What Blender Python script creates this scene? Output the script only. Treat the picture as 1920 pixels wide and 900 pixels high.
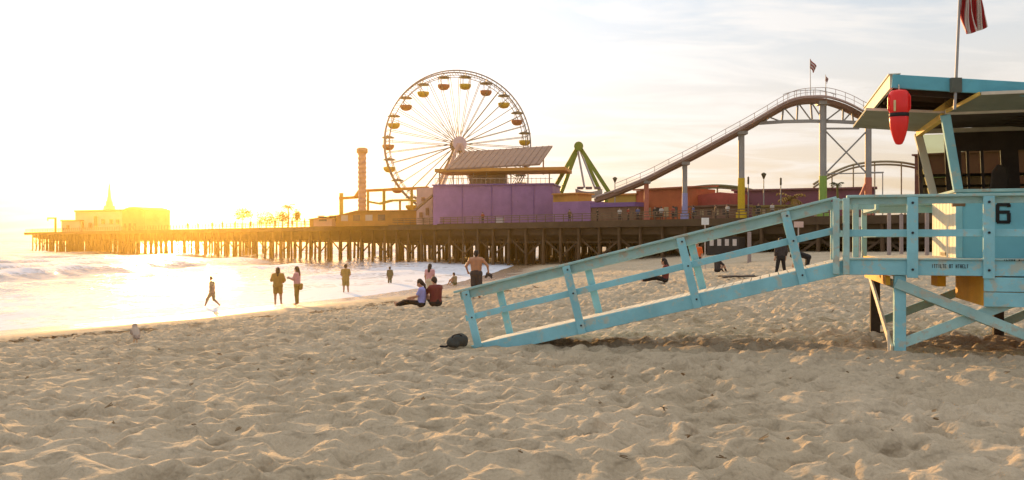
import bpy, math, random
import numpy as np
from mathutils import Vector, Matrix
random.seed(7); RNG = np.random.default_rng(11)
for o in list(bpy.data.objects): bpy.data.objects.remove(o)
SC = bpy.context.scene; COL = SC.collection
R = math.radians
F = 1662.8            # focal length in photo pixels (60 degree field)
EYE = 1.65

# ------------------------------------------------------------------ camera, sky, sun, exposure
cam_d = bpy.data.cameras.new('camera'); cam = bpy.data.objects.new('camera', cam_d); COL.objects.link(cam)
cam.location = (0, 0, EYE); cam.rotation_euler = (R(90), 0, 0)
cam_d.sensor_width = 36; cam_d.lens = 18 / math.tan(R(30)); cam_d.clip_start = .1; cam_d.clip_end = 12000
SC.camera = cam
SUN_AZ, SUN_EL = R(-20.3), R(8.0)
SUN_DIR = Vector((math.sin(SUN_AZ) * math.cos(SUN_EL), math.cos(SUN_AZ) * math.cos(SUN_EL), math.sin(SUN_EL)))
GLARE = Vector((math.sin(SUN_AZ + R(.3)) * math.cos(R(2.0)), math.cos(SUN_AZ + R(.3)) * math.cos(R(2.0)), math.sin(R(2.0))))   # brightest part of the veiled sun, low over the sea

world = bpy.data.worlds.new('World'); SC.world = world; world.use_nodes = True
def build_world():
    nt = world.node_tree; N = nt.nodes; L = nt.links
    N.clear()
    def nd(t, **k):
        n = N.new(t)
        for a, b in k.items(): setattr(n, a, b)
        return n
    def math_(op, a, b=None, clamp=False):
        n = nd('ShaderNodeMath', operation=op); n.use_clamp = clamp
        for i, v in enumerate((a, b)):
            if v is None: continue
            if isinstance(v, (int, float)): n.inputs[i].default_value = v
            else: L.new(v, n.inputs[i])
        return n.outputs[0]
    def vmath(op, a, b):
        n = nd('ShaderNodeVectorMath', operation=op)
        for i, v in enumerate((a, b)):
            if isinstance(v, (tuple, Vector)): n.inputs[i].default_value = v
            else: L.new(v, n.inputs[i])
        return n
    def mix(f, a, b, mode='MIX'):
        n = nd('ShaderNodeMix', data_type='RGBA', blend_type=mode)
        for s, v in ((n.inputs[0], f), (n.inputs[6], a), (n.inputs[7], b)):
            if isinstance(v, (int, float)): s.default_value = v
            elif isinstance(v, tuple): s.default_value = (*v, 1)
            else: L.new(v, s)
        return n.outputs[2]
    out = nd('ShaderNodeOutputWorld'); bg = nd('ShaderNodeBackground'); bg.inputs[1].default_value = .1
    sky = nd('ShaderNodeTexSky'); sky.sky_type = 'NISHITA'; sky.sun_disc = False
    sky.sun_elevation = SUN_EL; sky.sun_rotation = SUN_AZ; sky.dust_density = 1.5
    tc = nd('ShaderNodeTexCoord'); g = tc.outputs['Generated']
    sep = nd('ShaderNodeSeparateXYZ'); L.new(g, sep.inputs[0]); z = sep.outputs[2]
    ramp = nd('ShaderNodeValToRGB'); L.new(z, ramp.inputs[0])
    el = ramp.color_ramp.elements
    stops = [(0, (.86, .70, .50)), (.05, (.87, .72, .55)), (.12, (.86, .79, .72)), (.19, (.80, .81, .82)),
             (.27, (.62, .72, .83)), (.5, (1.0, 1.02, 1.05)), (1, (1.5, 1.48, 1.45))]
    el[0].position, el[0].color = stops[0][0], (*stops[0][1], 1)
    el[1].position, el[1].color = stops[-1][0], (*stops[-1][1], 1)
    for p, c in stops[1:-1]:
        e = el.new(p); e.color = (*c, 1)
    # thin cloud sheet, seen in perspective from below
    zz = math_('ADD', math_('MAXIMUM', z, 0), .16)
    com = nd('ShaderNodeCombineXYZ')
    L.new(math_('DIVIDE', sep.outputs[0], zz), com.inputs[0]); L.new(math_('DIVIDE', sep.outputs[1], zz), com.inputs[1])
    mp = nd('ShaderNodeMapping'); L.new(com.outputs[0], mp.inputs[0]); mp.inputs['Rotation'].default_value = (0, 0, R(35)); mp.inputs['Scale'].default_value = (.75, 1.9, 1)
    nz = nd('ShaderNodeTexNoise'); L.new(mp.outputs[0], nz.inputs['Vector'])
    nz.inputs['Scale'].default_value = 2.1; nz.inputs['Detail'].default_value = 9; nz.inputs['Roughness'].default_value = .58; nz.inputs['Distortion'].default_value = .6
    cr = nd('ShaderNodeValToRGB'); L.new(nz.outputs[0], cr.inputs[0])
    cr.color_ramp.elements[0].position = .44; cr.color_ramp.elements[1].position = .62
    c1 = mix(math_('MULTIPLY', cr.outputs[0], .75), ramp.outputs[0], (1.0, .96, .93))
    # added unseen sky tone behind the camera, sets light on faces turned to it
    c1 = mix(math_('MULTIPLY', sep.outputs[1], -1.6, True), c1, (.62, .66, .72))
    # glow of the veil round the sun
    d = math_('MAXIMUM', vmath('DOT_PRODUCT', g, SUN_DIR).outputs['Value'], 0)
    c2 = mix(1.0, c1, mix(math_('POWER', d, 9), (0, 0, 0), (.55, .60, .68)), 'ADD')
    d = math_('MAXIMUM', vmath('DOT_PRODUCT', g, GLARE).outputs['Value'], 0)
    c3 = mix(1.0, c2, mix(math_('POWER', d, 160), (0, 0, 0), (.5, .44, .32)), 'ADD')
    c4 = mix(1.0, c3, mix(math_('POWER', d, 1800), (0, 0, 0), (3.4, 2.7, 1.6)), 'ADD')
    c5 = mix(1.0, mix(1.0, c4, (7.6, 7.6, 7.6), 'MULTIPLY'), mix(1.0, sky.outputs[0], (.05, .05, .05), 'MULTIPLY'), 'ADD')
    for n in N:
        if n.bl_idname == 'ShaderNodeMix': n.clamp_result = False; n.clamp_factor = True
    L.new(c5, bg.inputs[0]); L.new(bg.outputs[0], out.inputs[0])
build_world()
sun_d = bpy.data.lights.new('sun', 'SUN'); sun = bpy.data.objects.new('sun', sun_d); COL.objects.link(sun)
sun_d.energy = 5.0; sun_d.specular_factor = .3; sun_d.angle = R(.6); sun_d.color = (1, .56, .20)
sun.rotation_euler = SUN_DIR.to_track_quat('Z', 'Y').to_euler()
vs = SC.view_settings; vs.view_transform = 'Standard'; vs.look = 'None'; vs.exposure = 0.3; vs.gamma = 1; vs.use_curve_mapping = False
SC.cycles.use_denoising = True
SC.cycles.max_bounces = 6; SC.cycles.diffuse_bounces = 3; SC.cycles.glossy_bounces = 3; SC.cycles.volume_bounces = 0; SC.cycles.transparent_max_bounces = 8
SC.cycles.caustics_reflective = False; SC.cycles.caustics_refractive = False

# ------------------------------------------------------------------ helpers
def W(px, y, d):
    """world point seen at photo pixel (px, y) at distance d along the view"""
    return Vector(((px - 960) / F * d, d, EYE + (450 - y) / F * d))

def mat(name, col, rough=.65, var=.18, scale=2.5, bump=0.0, metal=0.0, col2=None, thr=None, spec=.3, stretch=(1, 1, 1), bscale=None):
    m = bpy.data.materials.new(name); m.use_nodes = True
    nt = m.node_tree; N = nt.nodes; L = nt.links; b = N['Principled BSDF']
    b.inputs['Roughness'].default_value = rough; b.inputs['Metallic'].default_value = metal
    b.inputs['Specular IOR Level'].default_value = spec
    tc = N.new('ShaderNodeTexCoord'); mp = N.new('ShaderNodeMapping'); L.new(tc.outputs['Object'], mp.inputs[0])
    mp.inputs['Scale'].default_value = stretch
    nz = N.new('ShaderNodeTexNoise'); L.new(mp.outputs[0], nz.inputs['Vector'])
    nz.inputs['Scale'].default_value = scale; nz.inputs['Detail'].default_value = 6; nz.inputs['Roughness'].default_value = .62
    rp = N.new('ShaderNodeValToRGB'); L.new(nz.outputs[0], rp.inputs[0]); e = rp.color_ramp.elements
    e[0].position, e[1].position = .3, .7
    e[0].color = (*[max(0, c * (1 - var)) for c in col], 1); e[1].color = (*[min(1, c * (1 + var)) for c in col], 1)
    last = rp.outputs[0]
    if col2 is not None:
        n2 = N.new('ShaderNodeTexNoise'); L.new(mp.outputs[0], n2.inputs['Vector']); n2.inputs['Scale'].default_value = scale * 2.7
        n2.inputs['Detail'].default_value = 8; n2.inputs['Roughness'].default_value = .7
        r2 = N.new('ShaderNodeValToRGB'); L.new(n2.outputs[0], r2.inputs[0])
        r2.color_ramp.elements[0].position = thr; r2.color_ramp.elements[1].position = thr + .08
        mx = N.new('ShaderNodeMix'); mx.data_type = 'RGBA'; L.new(r2.outputs[0], mx.inputs[0]); L.new(last, mx.inputs[6]); mx.inputs[7].default_value = (*col2, 1)
        last = mx.outputs[2]
    L.new(last, b.inputs['Base Color'])
    if bump:
        bp = N.new('ShaderNodeBump'); bp.inputs['Strength'].default_value = bump; bp.inputs['Distance'].default_value = .02
        n3 = N.new('ShaderNodeTexNoise'); L.new(mp.outputs[0], n3.inputs['Vector']); n3.inputs['Scale'].default_value = bscale or scale * 6; n3.inputs['Detail'].default_value = 5
        L.new(n3.outputs[0], bp.inputs['Height']); L.new(bp.outputs[0], b.inputs['Normal'])
    return m

class MB:
    """collects boxes, beams, tubes, lathes and panels; build() links them as one mesh object"""
    def __init__(s): s.v = []; s.f = []; s.m = []; s.sm = []
    def add(s, vs, fs, m=0, smooth=False):
        o = len(s.v); s.v += [tuple(v) for v in vs]; s.f += [tuple(i + o for i in f) for f in fs]; s.m += [m] * len(fs); s.sm += [smooth] * len(fs); return s
    def hexa(s, p, m=0):
        return s.add(p, [(0, 3, 2, 1), (4, 5, 6, 7), (0, 1, 5, 4), (1, 2, 6, 5), (2, 3, 7, 6), (3, 0, 4, 7)], m)
    def box(s, a, b, m=0):
        x0, y0, z0 = a; x1, y1, z1 = b
        return s.hexa([(x0, y0, z0), (x1, y0, z0), (x1, y1, z0), (x0, y1, z0), (x0, y0, z1), (x1, y0, z1), (x1, y1, z1), (x0, y1, z1)], m)
    def beam(s, p, q, w, h, up=(0, 0, 1), m=0):
        p, q = Vector(p), Vector(q); ax = (q - p).normalized(); up = Vector(up)
        if abs(ax.dot(up)) > .99: up = Vector((0, 1, 0))
        sd = ax.cross(up).normalized() * (w / 2); u = sd.cross(ax).normalized() * (h / 2)
        return s.hexa([p - sd - u, p + sd - u, q + sd - u, q - sd - u, p - sd + u, p + sd + u, q + sd + u, q - sd + u], m)
    def tube(s, p, q, r0, r1=None, n=8, m=0, caps=True):
        p, q = Vector(p), Vector(q); r1 = r0 if r1 is None else r1; ax = (q - p).normalized()
        a = ax.cross(Vector((0, 0, 1)) if abs(ax.z) < .9 else Vector((0, 1, 0))).normalized(); b = ax.cross(a)
        vs = []
        for c, r in ((p, r0), (q, r1)):
            for i in range(n):
                t = 2 * math.pi * i / n; vs.append(c + (a * math.cos(t) + b * math.sin(t)) * r)
        s.add(vs, [(i, (i + 1) % n, n + (i + 1) % n, n + i) for i in range(n)], m, True)
        if caps: s.add(vs[:n], [tuple(range(n - 1, -1, -1))], m); s.add(vs[n:], [tuple(range(n))], m)
        return s
    def path(s, pts, r, n=6, m=0):
        for a, b in zip(pts[:-1], pts[1:]): s.tube(a, b, r, r, n, m)
        return s
    def ribbon(s, pts, w, h, up=(0, 0, 1), m=0):
        for a, b in zip(pts[:-1], pts[1:]):
            a, b = Vector(a), Vector(b); e = (b - a).normalized() * .04; s.beam(a - e, b + e, w, h, up, m)
        return s
    def lathe(s, c, prof, n=20, m=0, sy=1.0):
        c = Vector(c); vs = []
        for r, z in prof:
            for i in range(n):
                t = 2 * math.pi * i / n; vs.append(c + Vector((r * math.cos(t), r * sy * math.sin(t), z)))
        k = len(prof); fs = [(j * n + i, j * n + (i + 1) % n, (j + 1) * n + (i + 1) % n, (j + 1) * n + i) for j in range(k - 1) for i in range(n)]
        fs += [tuple(range(n - 1, -1, -1)), tuple((k - 1) * n + i for i in range(n))]
        return s.add(vs, fs, m, True)
    def prism(s, pts, ext, m=0):
        n = len(pts); pts = [Vector(p) for p in pts]; e = Vector(ext); vs = pts + [p + e for p in pts]
        nrm = (pts[1] - pts[0]).cross(pts[2] - pts[1])
        if nrm.dot(e) > 0: fs = [tuple(range(n - 1, -1, -1)), tuple(range(n, 2 * n))] + [(i, (i + 1) % n, n + (i + 1) % n, n + i) for i in range(n)]
        else: fs = [tuple(range(n)), tuple(range(2 * n - 1, n - 1, -1))] + [((i + 1) % n, i, n + i, n + (i + 1) % n) for i in range(n)]
        return s.add(vs, fs, m)
    def block(s, A, B, depth, z0, z1, m=0):
        """box standing on the plan line A-B, running back by depth"""
        A = Vector((A[0], A[1], 0)); B = Vector((B[0], B[1], 0)); e = (B - A).normalized(); n = Vector((-e.y, e.x, 0)) * depth
        c = [A, B, B + n, A + n]
        return s.hexa([Vector((p.x, p.y, z0)) for p in c] + [Vector((p.x, p.y, z1)) for p in c], m)
    def build(s, name, mats, parent=None, loc=None, rz=None, bevel=0):
        me = bpy.data.meshes.new(name)
        v = s.v
        if parent is not None and loc is None:
            o = parent.get('_org'); 
            if o is not None: v = [(a - o[0], b - o[1], c - o[2]) for a, b, c in v]
        me.from_pydata(v, [], s.f); me.update()
        mats = mats if isinstance(mats, (list, tuple)) else [mats]
        for m in mats: me.materials.append(m)
        me.polygons.foreach_set('material_index', s.m); me.polygons.foreach_set('use_smooth', s.sm)
        ob = bpy.data.objects.new(name, me); COL.objects.link(ob)
        if parent is not None: ob.parent = parent; 
        if parent is not None and parent.get('_org') is not None: ob['_org'] = (0, 0, 0) if False else parent['_org']
        if loc is not None: ob.location = loc
        if rz is not None: ob.rotation_euler = (0, 0, rz)
        if bevel:
            b = ob.modifiers.new('edge', 'BEVEL'); b.width = bevel; b.segments = 2; b.limit_method = 'ANGLE'
        return ob

def tag(o, label=None, cat=None, group=None, kind=None):
    if label: o['label'] = label
    if cat: o['category'] = cat
    if group: o['group'] = group
    if kind: o['kind'] = kind
    return o
def thing(name, label, cat, loc=(0, 0, 0), rz=0, group=None, local=False):
    """Empty at the thing's base; unless local, parts are given in world coordinates and shifted"""
    o = bpy.data.objects.new(name, None); COL.objects.link(o); o.location = loc; o.rotation_euler = (0, 0, rz); o.empty_display_size = .2
    if not local: o['_org'] = tuple(loc)
    return tag(o, label, cat, group)
def copy_tree(o, parent=None):
    c = o.copy(); COL.objects.link(c)
    if parent is not None: c.parent = parent
    for ch in list(o.children): copy_tree(ch, c)
    return c

# numpy value noise
_TAB = RNG.random((256, 256))
def vnoise(x, y):
    xi = np.floor(x).astype(int); yi = np.floor(y).astype(int); fx = x - xi; fy = y - yi
    fx = fx * fx * (3 - 2 * fx); fy = fy * fy * (3 - 2 * fy); a, b, c, d = xi & 255, (xi + 1) & 255, yi & 255, (yi + 1) & 255
    return (_TAB[a, c] * (1 - fx) + _TAB[b, c] * fx) * (1 - fy) + (_TAB[a, d] * (1 - fx) + _TAB[b, d] * fx) * fy
def fbm(x, y, o=4):
    r = 0; a = .5
    for i in range(o): r = r + a * vnoise(x + 17.3 * i, y - 9.1 * i); x = x * 2.03; y = y * 2.03; a *= .5
    return r
def grid_mesh(name, xs, ys, Z, mats, attrs=None, smooth=True):
    nx, ny = len(xs), len(ys); X, Y = np.meshgrid(xs, ys)
    co = np.stack([X, Y, Z], -1).reshape(-1, 3).astype(np.float32)
    i = (np.arange(ny - 1)[:, None] * nx + np.arange(nx - 1)[None, :]).ravel()
    q = np.stack([i, i + 1, i + nx + 1, i + nx], -1).astype(np.int32)
    me = bpy.data.meshes.new(name); me.vertices.add(len(co)); me.vertices.foreach_set('co', co.ravel())
    me.loops.add(q.size); me.loops.foreach_set('vertex_index', q.ravel()); me.polygons.add(len(q))
    me.polygons.foreach_set('loop_start', np.arange(0, q.size, 4, dtype=np.int32)); me.polygons.foreach_set('loop_total', np.full(len(q), 4, np.int32))
    me.polygons.foreach_set('use_smooth', np.full(len(q), smooth)); me.update(); me.validate()
    for k, a in (attrs or {}).items():
        at = me.attributes.new(k, 'FLOAT', 'POINT'); at.data.foreach_set('value', a.ravel().astype(np.float32))
    me.materials.append(mats); o = bpy.data.objects.new(name, me); COL.objects.link(o); return o

# ------------------------------------------------------------------ beach
SH_Y = [-400, -50, 0, 20, 36, 46, 59, 78, 105, 133, 200, 400, 4000]
SH_X = [-300, -77, -45, -31, -21, -15.5, -9.6, -4.7, -1.6, 0, 4, 12, 160]
WATER = -2.05
def shore(x, y):
    s = x - np.interp(y, SH_Y, SH_X)
    k = np.interp(y, [0, 40, 60, 90, 140], [.78, .87, .92, .97, 1.0])
    return s * k
def sstep(a, b, t):
    t = np.clip((t - a) / (b - a), 0, 1); return t * t * (3 - 2 * t)
BS = np.linspace(-60, 60, 600); BZ = np.interp(BS, [-60, 0, 4, 8, 12, 17, 24, 30, 60], [-5.05, WATER, -1.85, -1.58, -1.20, -.70, -.17, 0, 0])
BZ = np.convolve(np.pad(BZ, 12, 'edge'), np.ones(25) / 25, 'valid'); BZ += (WATER - np.interp(0, BS, BZ)) * np.exp(-(BS / 6) ** 2)
def terrain(x, y):
    x = np.asarray(x, float); y = np.asarray(y, float)
    s = shore(x, y) + 1.2 * (vnoise(x * .11, y * .11) - .5)
    z = np.interp(s, BS, BZ)
    z = z + .5 * sstep(22, 70, y) * sstep(16, 40, s)
    z = z + .10 * (vnoise(x * .25, y * .25) - .5) * sstep(3, 12, s)
    return z
def graded(lo, a, b, hi, step, g):
    c = list(np.arange(a, b, step)); st = step; v = b
    while v < hi: c.append(v); st *= g; v += st
    c.append(hi); st = step * g; v = a - st; pre = []
    while v > lo: pre.append(v); st *= g; v -= st
    pre.append(lo); return np.array(pre[::-1] + c)
def pits(X, Y, cell, seed):
    """trodden hollows: one steep-walled oval pit per jittered cell, rounded ground left between them"""
    r = np.random.default_rng(seed); T = r.random((128, 128, 6)); xi = np.floor(X / cell).astype(int); yi = np.floor(Y / cell).astype(int)
    h = np.zeros(X.shape)
    for i in (-1, 0, 1):
        for j in (-1, 0, 1):
            t = T[(xi + i) & 127, (yi + j) & 127]; dx = xi + i + t[..., 0] - X / cell; dy = yi + j + t[..., 1] - Y / cell
            an = t[..., 2] * math.pi; c, q = np.cos(an), np.sin(an); el = 1 + .6 * t[..., 3]; rad = .30 + .26 * t[..., 4]
            d = np.sqrt(((dx * c + dy * q) / el) ** 2 + (-dx * q + dy * c) ** 2) / rad
            h = np.maximum(h, (.25 + .9 * t[..., 5]) * np.exp(-d ** 2.6)) - .10 * np.exp(-(d - 1.45) ** 2 * 9)
    return -h
def make_beach():
    xs = graded(-300, -8, 9.5, 2500, .04, 1.018); ys = graded(-300, 5, 15.5, 2500, .036, 1.0085)
    X, Y = np.meshgrid(xs, ys); Z = terrain(X, Y); s = shore(X, Y)
    dry = sstep(5, 11, s + 3 * (vnoise(X * .3, Y * .3) - .5))
    near = 1 - sstep(60, 140, np.hypot(X, Y))
    lump = (fbm(X * .8, Y * 1.15, 3) - .45) * .10 + (fbm(X * 3.1, Y * 3.1, 2) - .37) * .06
    # trodden sand: overlapping foot pits with soft pushed-up rims
    P = np.zeros_like(Z)
    for n, (x0, x1, y0, y1), r0, r1 in ((3000, (-10, 12, 4, 26), .07, .16), (5000, (-22, 26, 18, 60), .14, .30)):
        fx = RNG.uniform(x0, x1, n); fy = RNG.uniform(y0, y1, n); rr = RNG.uniform(r0, r1, n); an = RNG.uniform(0, math.pi, n); el = RNG.uniform(1.0, 1.7, n); dp = RNG.uniform(.25, 1.0, n)
        for k in range(n):
            r = rr[k]; w = r * 2.6
            i0, i1 = np.searchsorted(xs, (fx[k] - w, fx[k] + w)); j0, j1 = np.searchsorted(ys, (fy[k] - w, fy[k] + w))
            if i1 - i0 < 2 or j1 - j0 < 2: continue
            dx = xs[i0:i1][None, :] - fx[k]; dy = ys[j0:j1][:, None] - fy[k]; c, q = math.cos(an[k]), math.sin(an[k])
            t = ((dx * c + dy * q) / (r * el[k])) ** 2 + ((-dx * q + dy * c) / r) ** 2
            P[j0:j1, i0:i1] += dp[k] * r * (-.46 * np.exp(-t * 1.5) + .2 * np.exp(-(np.sqrt(t) - 1.25) ** 2 * 6))
    P = np.clip(P, -.13, .09) * 1.15
    wx, wy = X + .22 * (vnoise(X * 2.3, Y * 2.3) - .5) + .5 * vnoise(X * .6, Y * .6), Y + .22 * (vnoise(X * 2.3 + 50, Y * 2.3) - .5)
    P = P + .14 * pits(wx, wy * .92, .37, 3) * (.5 + .8 * vnoise(X * .4, Y * .4)) + .06 * pits(wx * 1.07 + 3, wy, .2, 5) * (.4 + vnoise(X * .8 + 9, Y * .8))
    Z = Z + (lump + P) * dry * near + .012 * (fbm(X * 4, Y * 4, 2) - .4) * near
    # little scarp left by the last high tide
    Z = Z + .05 * np.exp(-((s - 12.5 - 2.5 * (vnoise(X * .16, Y * .16) - .5)) / .7) ** 2) * near
    m = bpy.data.materials.new('sand'); m.use_nodes = True; N = m.node_tree.nodes; L = m.node_tree.links; b = N['Principled BSDF']
    tc = N.new('ShaderNodeTexCoord')
    n1 = N.new('ShaderNodeTexNoise'); L.new(tc.outputs['Object'], n1.inputs['Vector']); n1.inputs['Scale'].default_value = .35; n1.inputs['Detail'].default_value = 8
    n2 = N.new('ShaderNodeTexNoise'); L.new(tc.outputs['Object'], n2.inputs['Vector']); n2.inputs['Scale'].default_value = 55; n2.inputs['Detail'].default_value = 4; n2.inputs['Roughness'].default_value = .8
    n3 = N.new('ShaderNodeTexNoise'); L.new(tc.outputs['Object'], n3.inputs['Vector']); n3.inputs['Scale'].default_value = 7; n3.inputs['Detail'].default_value = 6
    r1 = N.new('ShaderNodeValToRGB'); L.new(n1.outputs[0], r1.inputs[0]); e = r1.color_ramp.elements
    e[0].position, e[1].position = .32, .68; e[0].color = (.41, .33, .225, 1); e[1].color = (.50, .41, .295, 1)
    r2 = N.new('ShaderNodeValToRGB'); L.new(n2.outputs[0], r2.inputs[0]); e = r2.color_ramp.elements
    e[0].position, e[1].position = .3, .62; e[0].color = (.78, .76, .74, 1); e[1].color = (1, 1, 1, 1)
    mx = N.new('ShaderNodeMix'); mx.data_type = 'RGBA'; mx.blend_type = 'MULTIPLY'; mx.inputs[0].default_value = .8; L.new(r1.outputs[0], mx.inputs[6]); L.new(r2.outputs[0], mx.inputs[7])
    at = N.new('ShaderNodeAttribute'); at.attribute_name = 'dry'
    mw = N.new('ShaderNodeMix'); mw.data_type = 'RGBA'; L.new(at.outputs['Fac'], mw.inputs[0]); mw.inputs[6].default_value = (.27, .19, .12, 1); L.new(mx.outputs[2], mw.inputs[7])
    L.new(mw.outputs[2], b.inputs['Base Color'])
    rr_ = N.new('ShaderNodeMapRange'); L.new(at.outputs['Fac'], rr_.inputs[0]); rr_.inputs[3].default_value = .24; rr_.inputs[4].default_value = .95; L.new(rr_.outputs[0], b.inputs['Roughness'])
    b.inputs['Specular IOR Level'].default_value = .25
    ad = N.new('ShaderNodeMath'); ad.operation = 'MULTIPLY_ADD'; L.new(n3.outputs[0], ad.inputs[0]); ad.inputs[1].default_value = 2.5; L.new(n2.outputs[0], ad.inputs[2])
    bp = N.new('ShaderNodeBump'); bp.inputs['Strength'].default_value = .55; bp.inputs['Distance'].default_value = .02; L.new(ad.outputs[0], bp.inputs['Height'])
    n4 = N.new('ShaderNodeTexNoise'); L.new(tc.outputs['Object'], n4.inputs['Vector']); n4.inputs['Scale'].default_value = 3.4; n4.inputs['Detail'].default_value = 3
    dm = N.new('ShaderNodeMath'); dm.operation = 'MULTIPLY'; L.new(n4.outputs[0], dm.inputs[0]); L.new(at.outputs['Fac'], dm.inputs[1])
    b2 = N.new('ShaderNodeBump'); b2.inputs['Strength'].default_value = .9; b2.inputs['Distance'].default_value = .22; L.new(dm.outputs[0], b2.inputs['Height']); L.new(bp.outputs[0], b2.inputs['Normal']); L.new(b2.outputs[0], b.inputs['Normal'])
    drya = sstep(2.5, 6.0, s + 2.2 * (vnoise(X * .35, Y * .35) - .5))
    return tag(grid_mesh('beach_sand', xs, ys, Z, m, {'dry': drya}), kind='structure')
make_beach()

# ------------------------------------------------------------------ sea
def make_sea():
    xs = -graded(-8, -2, 40, 2500, .5, 1.022)[::-1]; ys = graded(-60, 25, 110, 2500, .5, 1.018)
    X, Y = np.meshgrid(xs, ys); s = shore(X, Y); off = np.maximum(-s, 0)
    far = 1 - sstep(250, 900, Y)
    swell = (np.sin(off * .42 + 2.2 * fbm(X * .05, Y * .05, 2) * 3) * .5 + .5) ** 2
    A = np.interp(off, [0, 4, 15, 40, 90, 400], [.02, .09, .35, .8, .7, .5])
    patch = sstep(.35, .65, vnoise(X * .045 + 4, Y * .03))
    Z = WATER + A * (swell * (.35 + .9 * patch)) + A * .5 * (fbm(X * .45, Y * .45, 3) - .45) * far
    Z = np.where(s > 0, WATER + .004, Z)
    # broken water: breaker lines and a sheet of foam up to the swash
    line = np.clip(swell * 1.5 - .75 + .9 * (fbm(X * .16 + 3, Y * .16, 4) - .45), 0, 1) * sstep(130, 40, off)
    wash = sstep(38, 6, off) * (.35 + .9 * (fbm(X * .3, Y * .2 + off * .2, 4)))
    edge = sstep(2.2, .2, off)
    foam = np.clip(np.maximum.reduce([line * patch * 1.2, wash * .95, edge]), 0, 1)
    m = bpy.data.materials.new('sea_water'); m.use_nodes = True; N = m.node_tree.nodes; L = m.node_tree.links
    b = N['Principled BSDF']; b.inputs['Base Color'].default_value = (.085, .125, .15, 1); b.inputs['Roughness'].default_value = .10; b.inputs['IOR'].default_value = 1.33
    tc = N.new('ShaderNodeTexCoord'); mp = N.new('ShaderNodeMapping'); L.new(tc.outputs['Object'], mp.inputs[0]); mp.inputs['Rotation'].default_value = (0, 0, R(-60)); mp.inputs['Scale'].default_value = (1, .35, 1)
    nz = N.new('ShaderNodeTexNoise'); L.new(mp.outputs[0], nz.inputs['Vector']); nz.inputs['Scale'].default_value = 1.1; nz.inputs['Detail'].default_value = 7; nz.inputs['Roughness'].default_value = .65
    bp = N.new('ShaderNodeBump'); bp.inputs['Strength'].default_value = .5; bp.inputs['Distance'].default_value = .34; L.new(nz.outputs[0], bp.inputs['Height']); L.new(bp.outputs[0], b.inputs['Normal'])
    fo = N.new('ShaderNodeBsdfPrincipled'); fo.inputs['Base Color'].default_value = (.56, .60, .68, 1); fo.inputs['Roughness'].default_value = .8
    bp2 = N.new('ShaderNodeBump'); bp2.inputs['Strength'].default_value = .4; bp2.inputs['Distance'].default_value = .1
    n2 = N.new('ShaderNodeTexNoise'); L.new(tc.outputs['Object'], n2.inputs['Vector']); n2.inputs['Scale'].default_value = 2.2; n2.inputs['Detail'].default_value = 8; n2.inputs['Roughness'].default_value = .7
    L.new(n2.outputs[0], bp2.inputs['Height']); L.new(bp2.outputs[0], fo.inputs['Normal'])
    vo = N.new('ShaderNodeTexVoronoi'); vo.feature = 'DISTANCE_TO_EDGE'; vo.inputs['Scale'].default_value = .9
    va = N.new('ShaderNodeVectorMath'); va.operation = 'MULTIPLY_ADD'; L.new(n2.outputs['Color'], va.inputs[0]); va.inputs[1].default_value = (.8, .8, 0); L.new(tc.outputs['Object'], va.inputs[2]); L.new(va.outputs[0], vo.inputs['Vector'])
    vm = N.new('ShaderNodeMapRange'); L.new(vo.outputs['Distance'], vm.inputs[0]); vm.inputs[1].default_value = .0; vm.inputs[2].default_value = .22; vm.inputs[3].default_value = .22; vm.inputs[4].default_value = -.16
    at = N.new('ShaderNodeAttribute'); at.attribute_name = 'foam'
    ad = N.new('ShaderNodeMath'); ad.operation = 'MULTIPLY_ADD'; L.new(n2.outputs[0], ad.inputs[0]); ad.inputs[1].default_value = .9; L.new(at.outputs['Fac'], ad.inputs[2])
    mr = N.new('ShaderNodeMapRange'); a2 = N.new('ShaderNodeMath'); L.new(ad.outputs[0], a2.inputs[0]); L.new(vm.outputs[0], a2.inputs[1]); L.new(a2.outputs[0], mr.inputs[0]); mr.inputs[1].default_value = .72; mr.inputs[2].default_value = 1.1
    mx = N.new('ShaderNodeMixShader'); L.new(mr.outputs[0], mx.inputs[0]); L.new(b.outputs[0], mx.inputs[1]); L.new(fo.outputs[0], mx.inputs[2])
    L.new(mx.outputs[0], N['Material Output'].inputs[0])
    return tag(grid_mesh('sea_water', xs, ys, Z, m, {'foam': foam}), kind='structure')
make_sea()

# ------------------------------------------------------------------ air
hz = MB().box((-2600, -320, -7), (2600, 2600, 46))
hm = bpy.data.materials.new('haze'); hm.use_nodes = True; hm.node_tree.nodes.remove(hm.node_tree.nodes['Principled BSDF'])
pv = hm.node_tree.nodes.new('ShaderNodeVolumePrincipled'); pv.inputs['Color'].default_value = (1, .74, .24, 1); pv.inputs['Density'].default_value = .0003; pv.inputs['Anisotropy'].default_value = .9
hm.node_tree.links.new(pv.outputs[0], hm.node_tree.nodes['Material Output'].inputs['Volume'])
tag(hz.build('haze', hm), kind='stuff')
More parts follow.
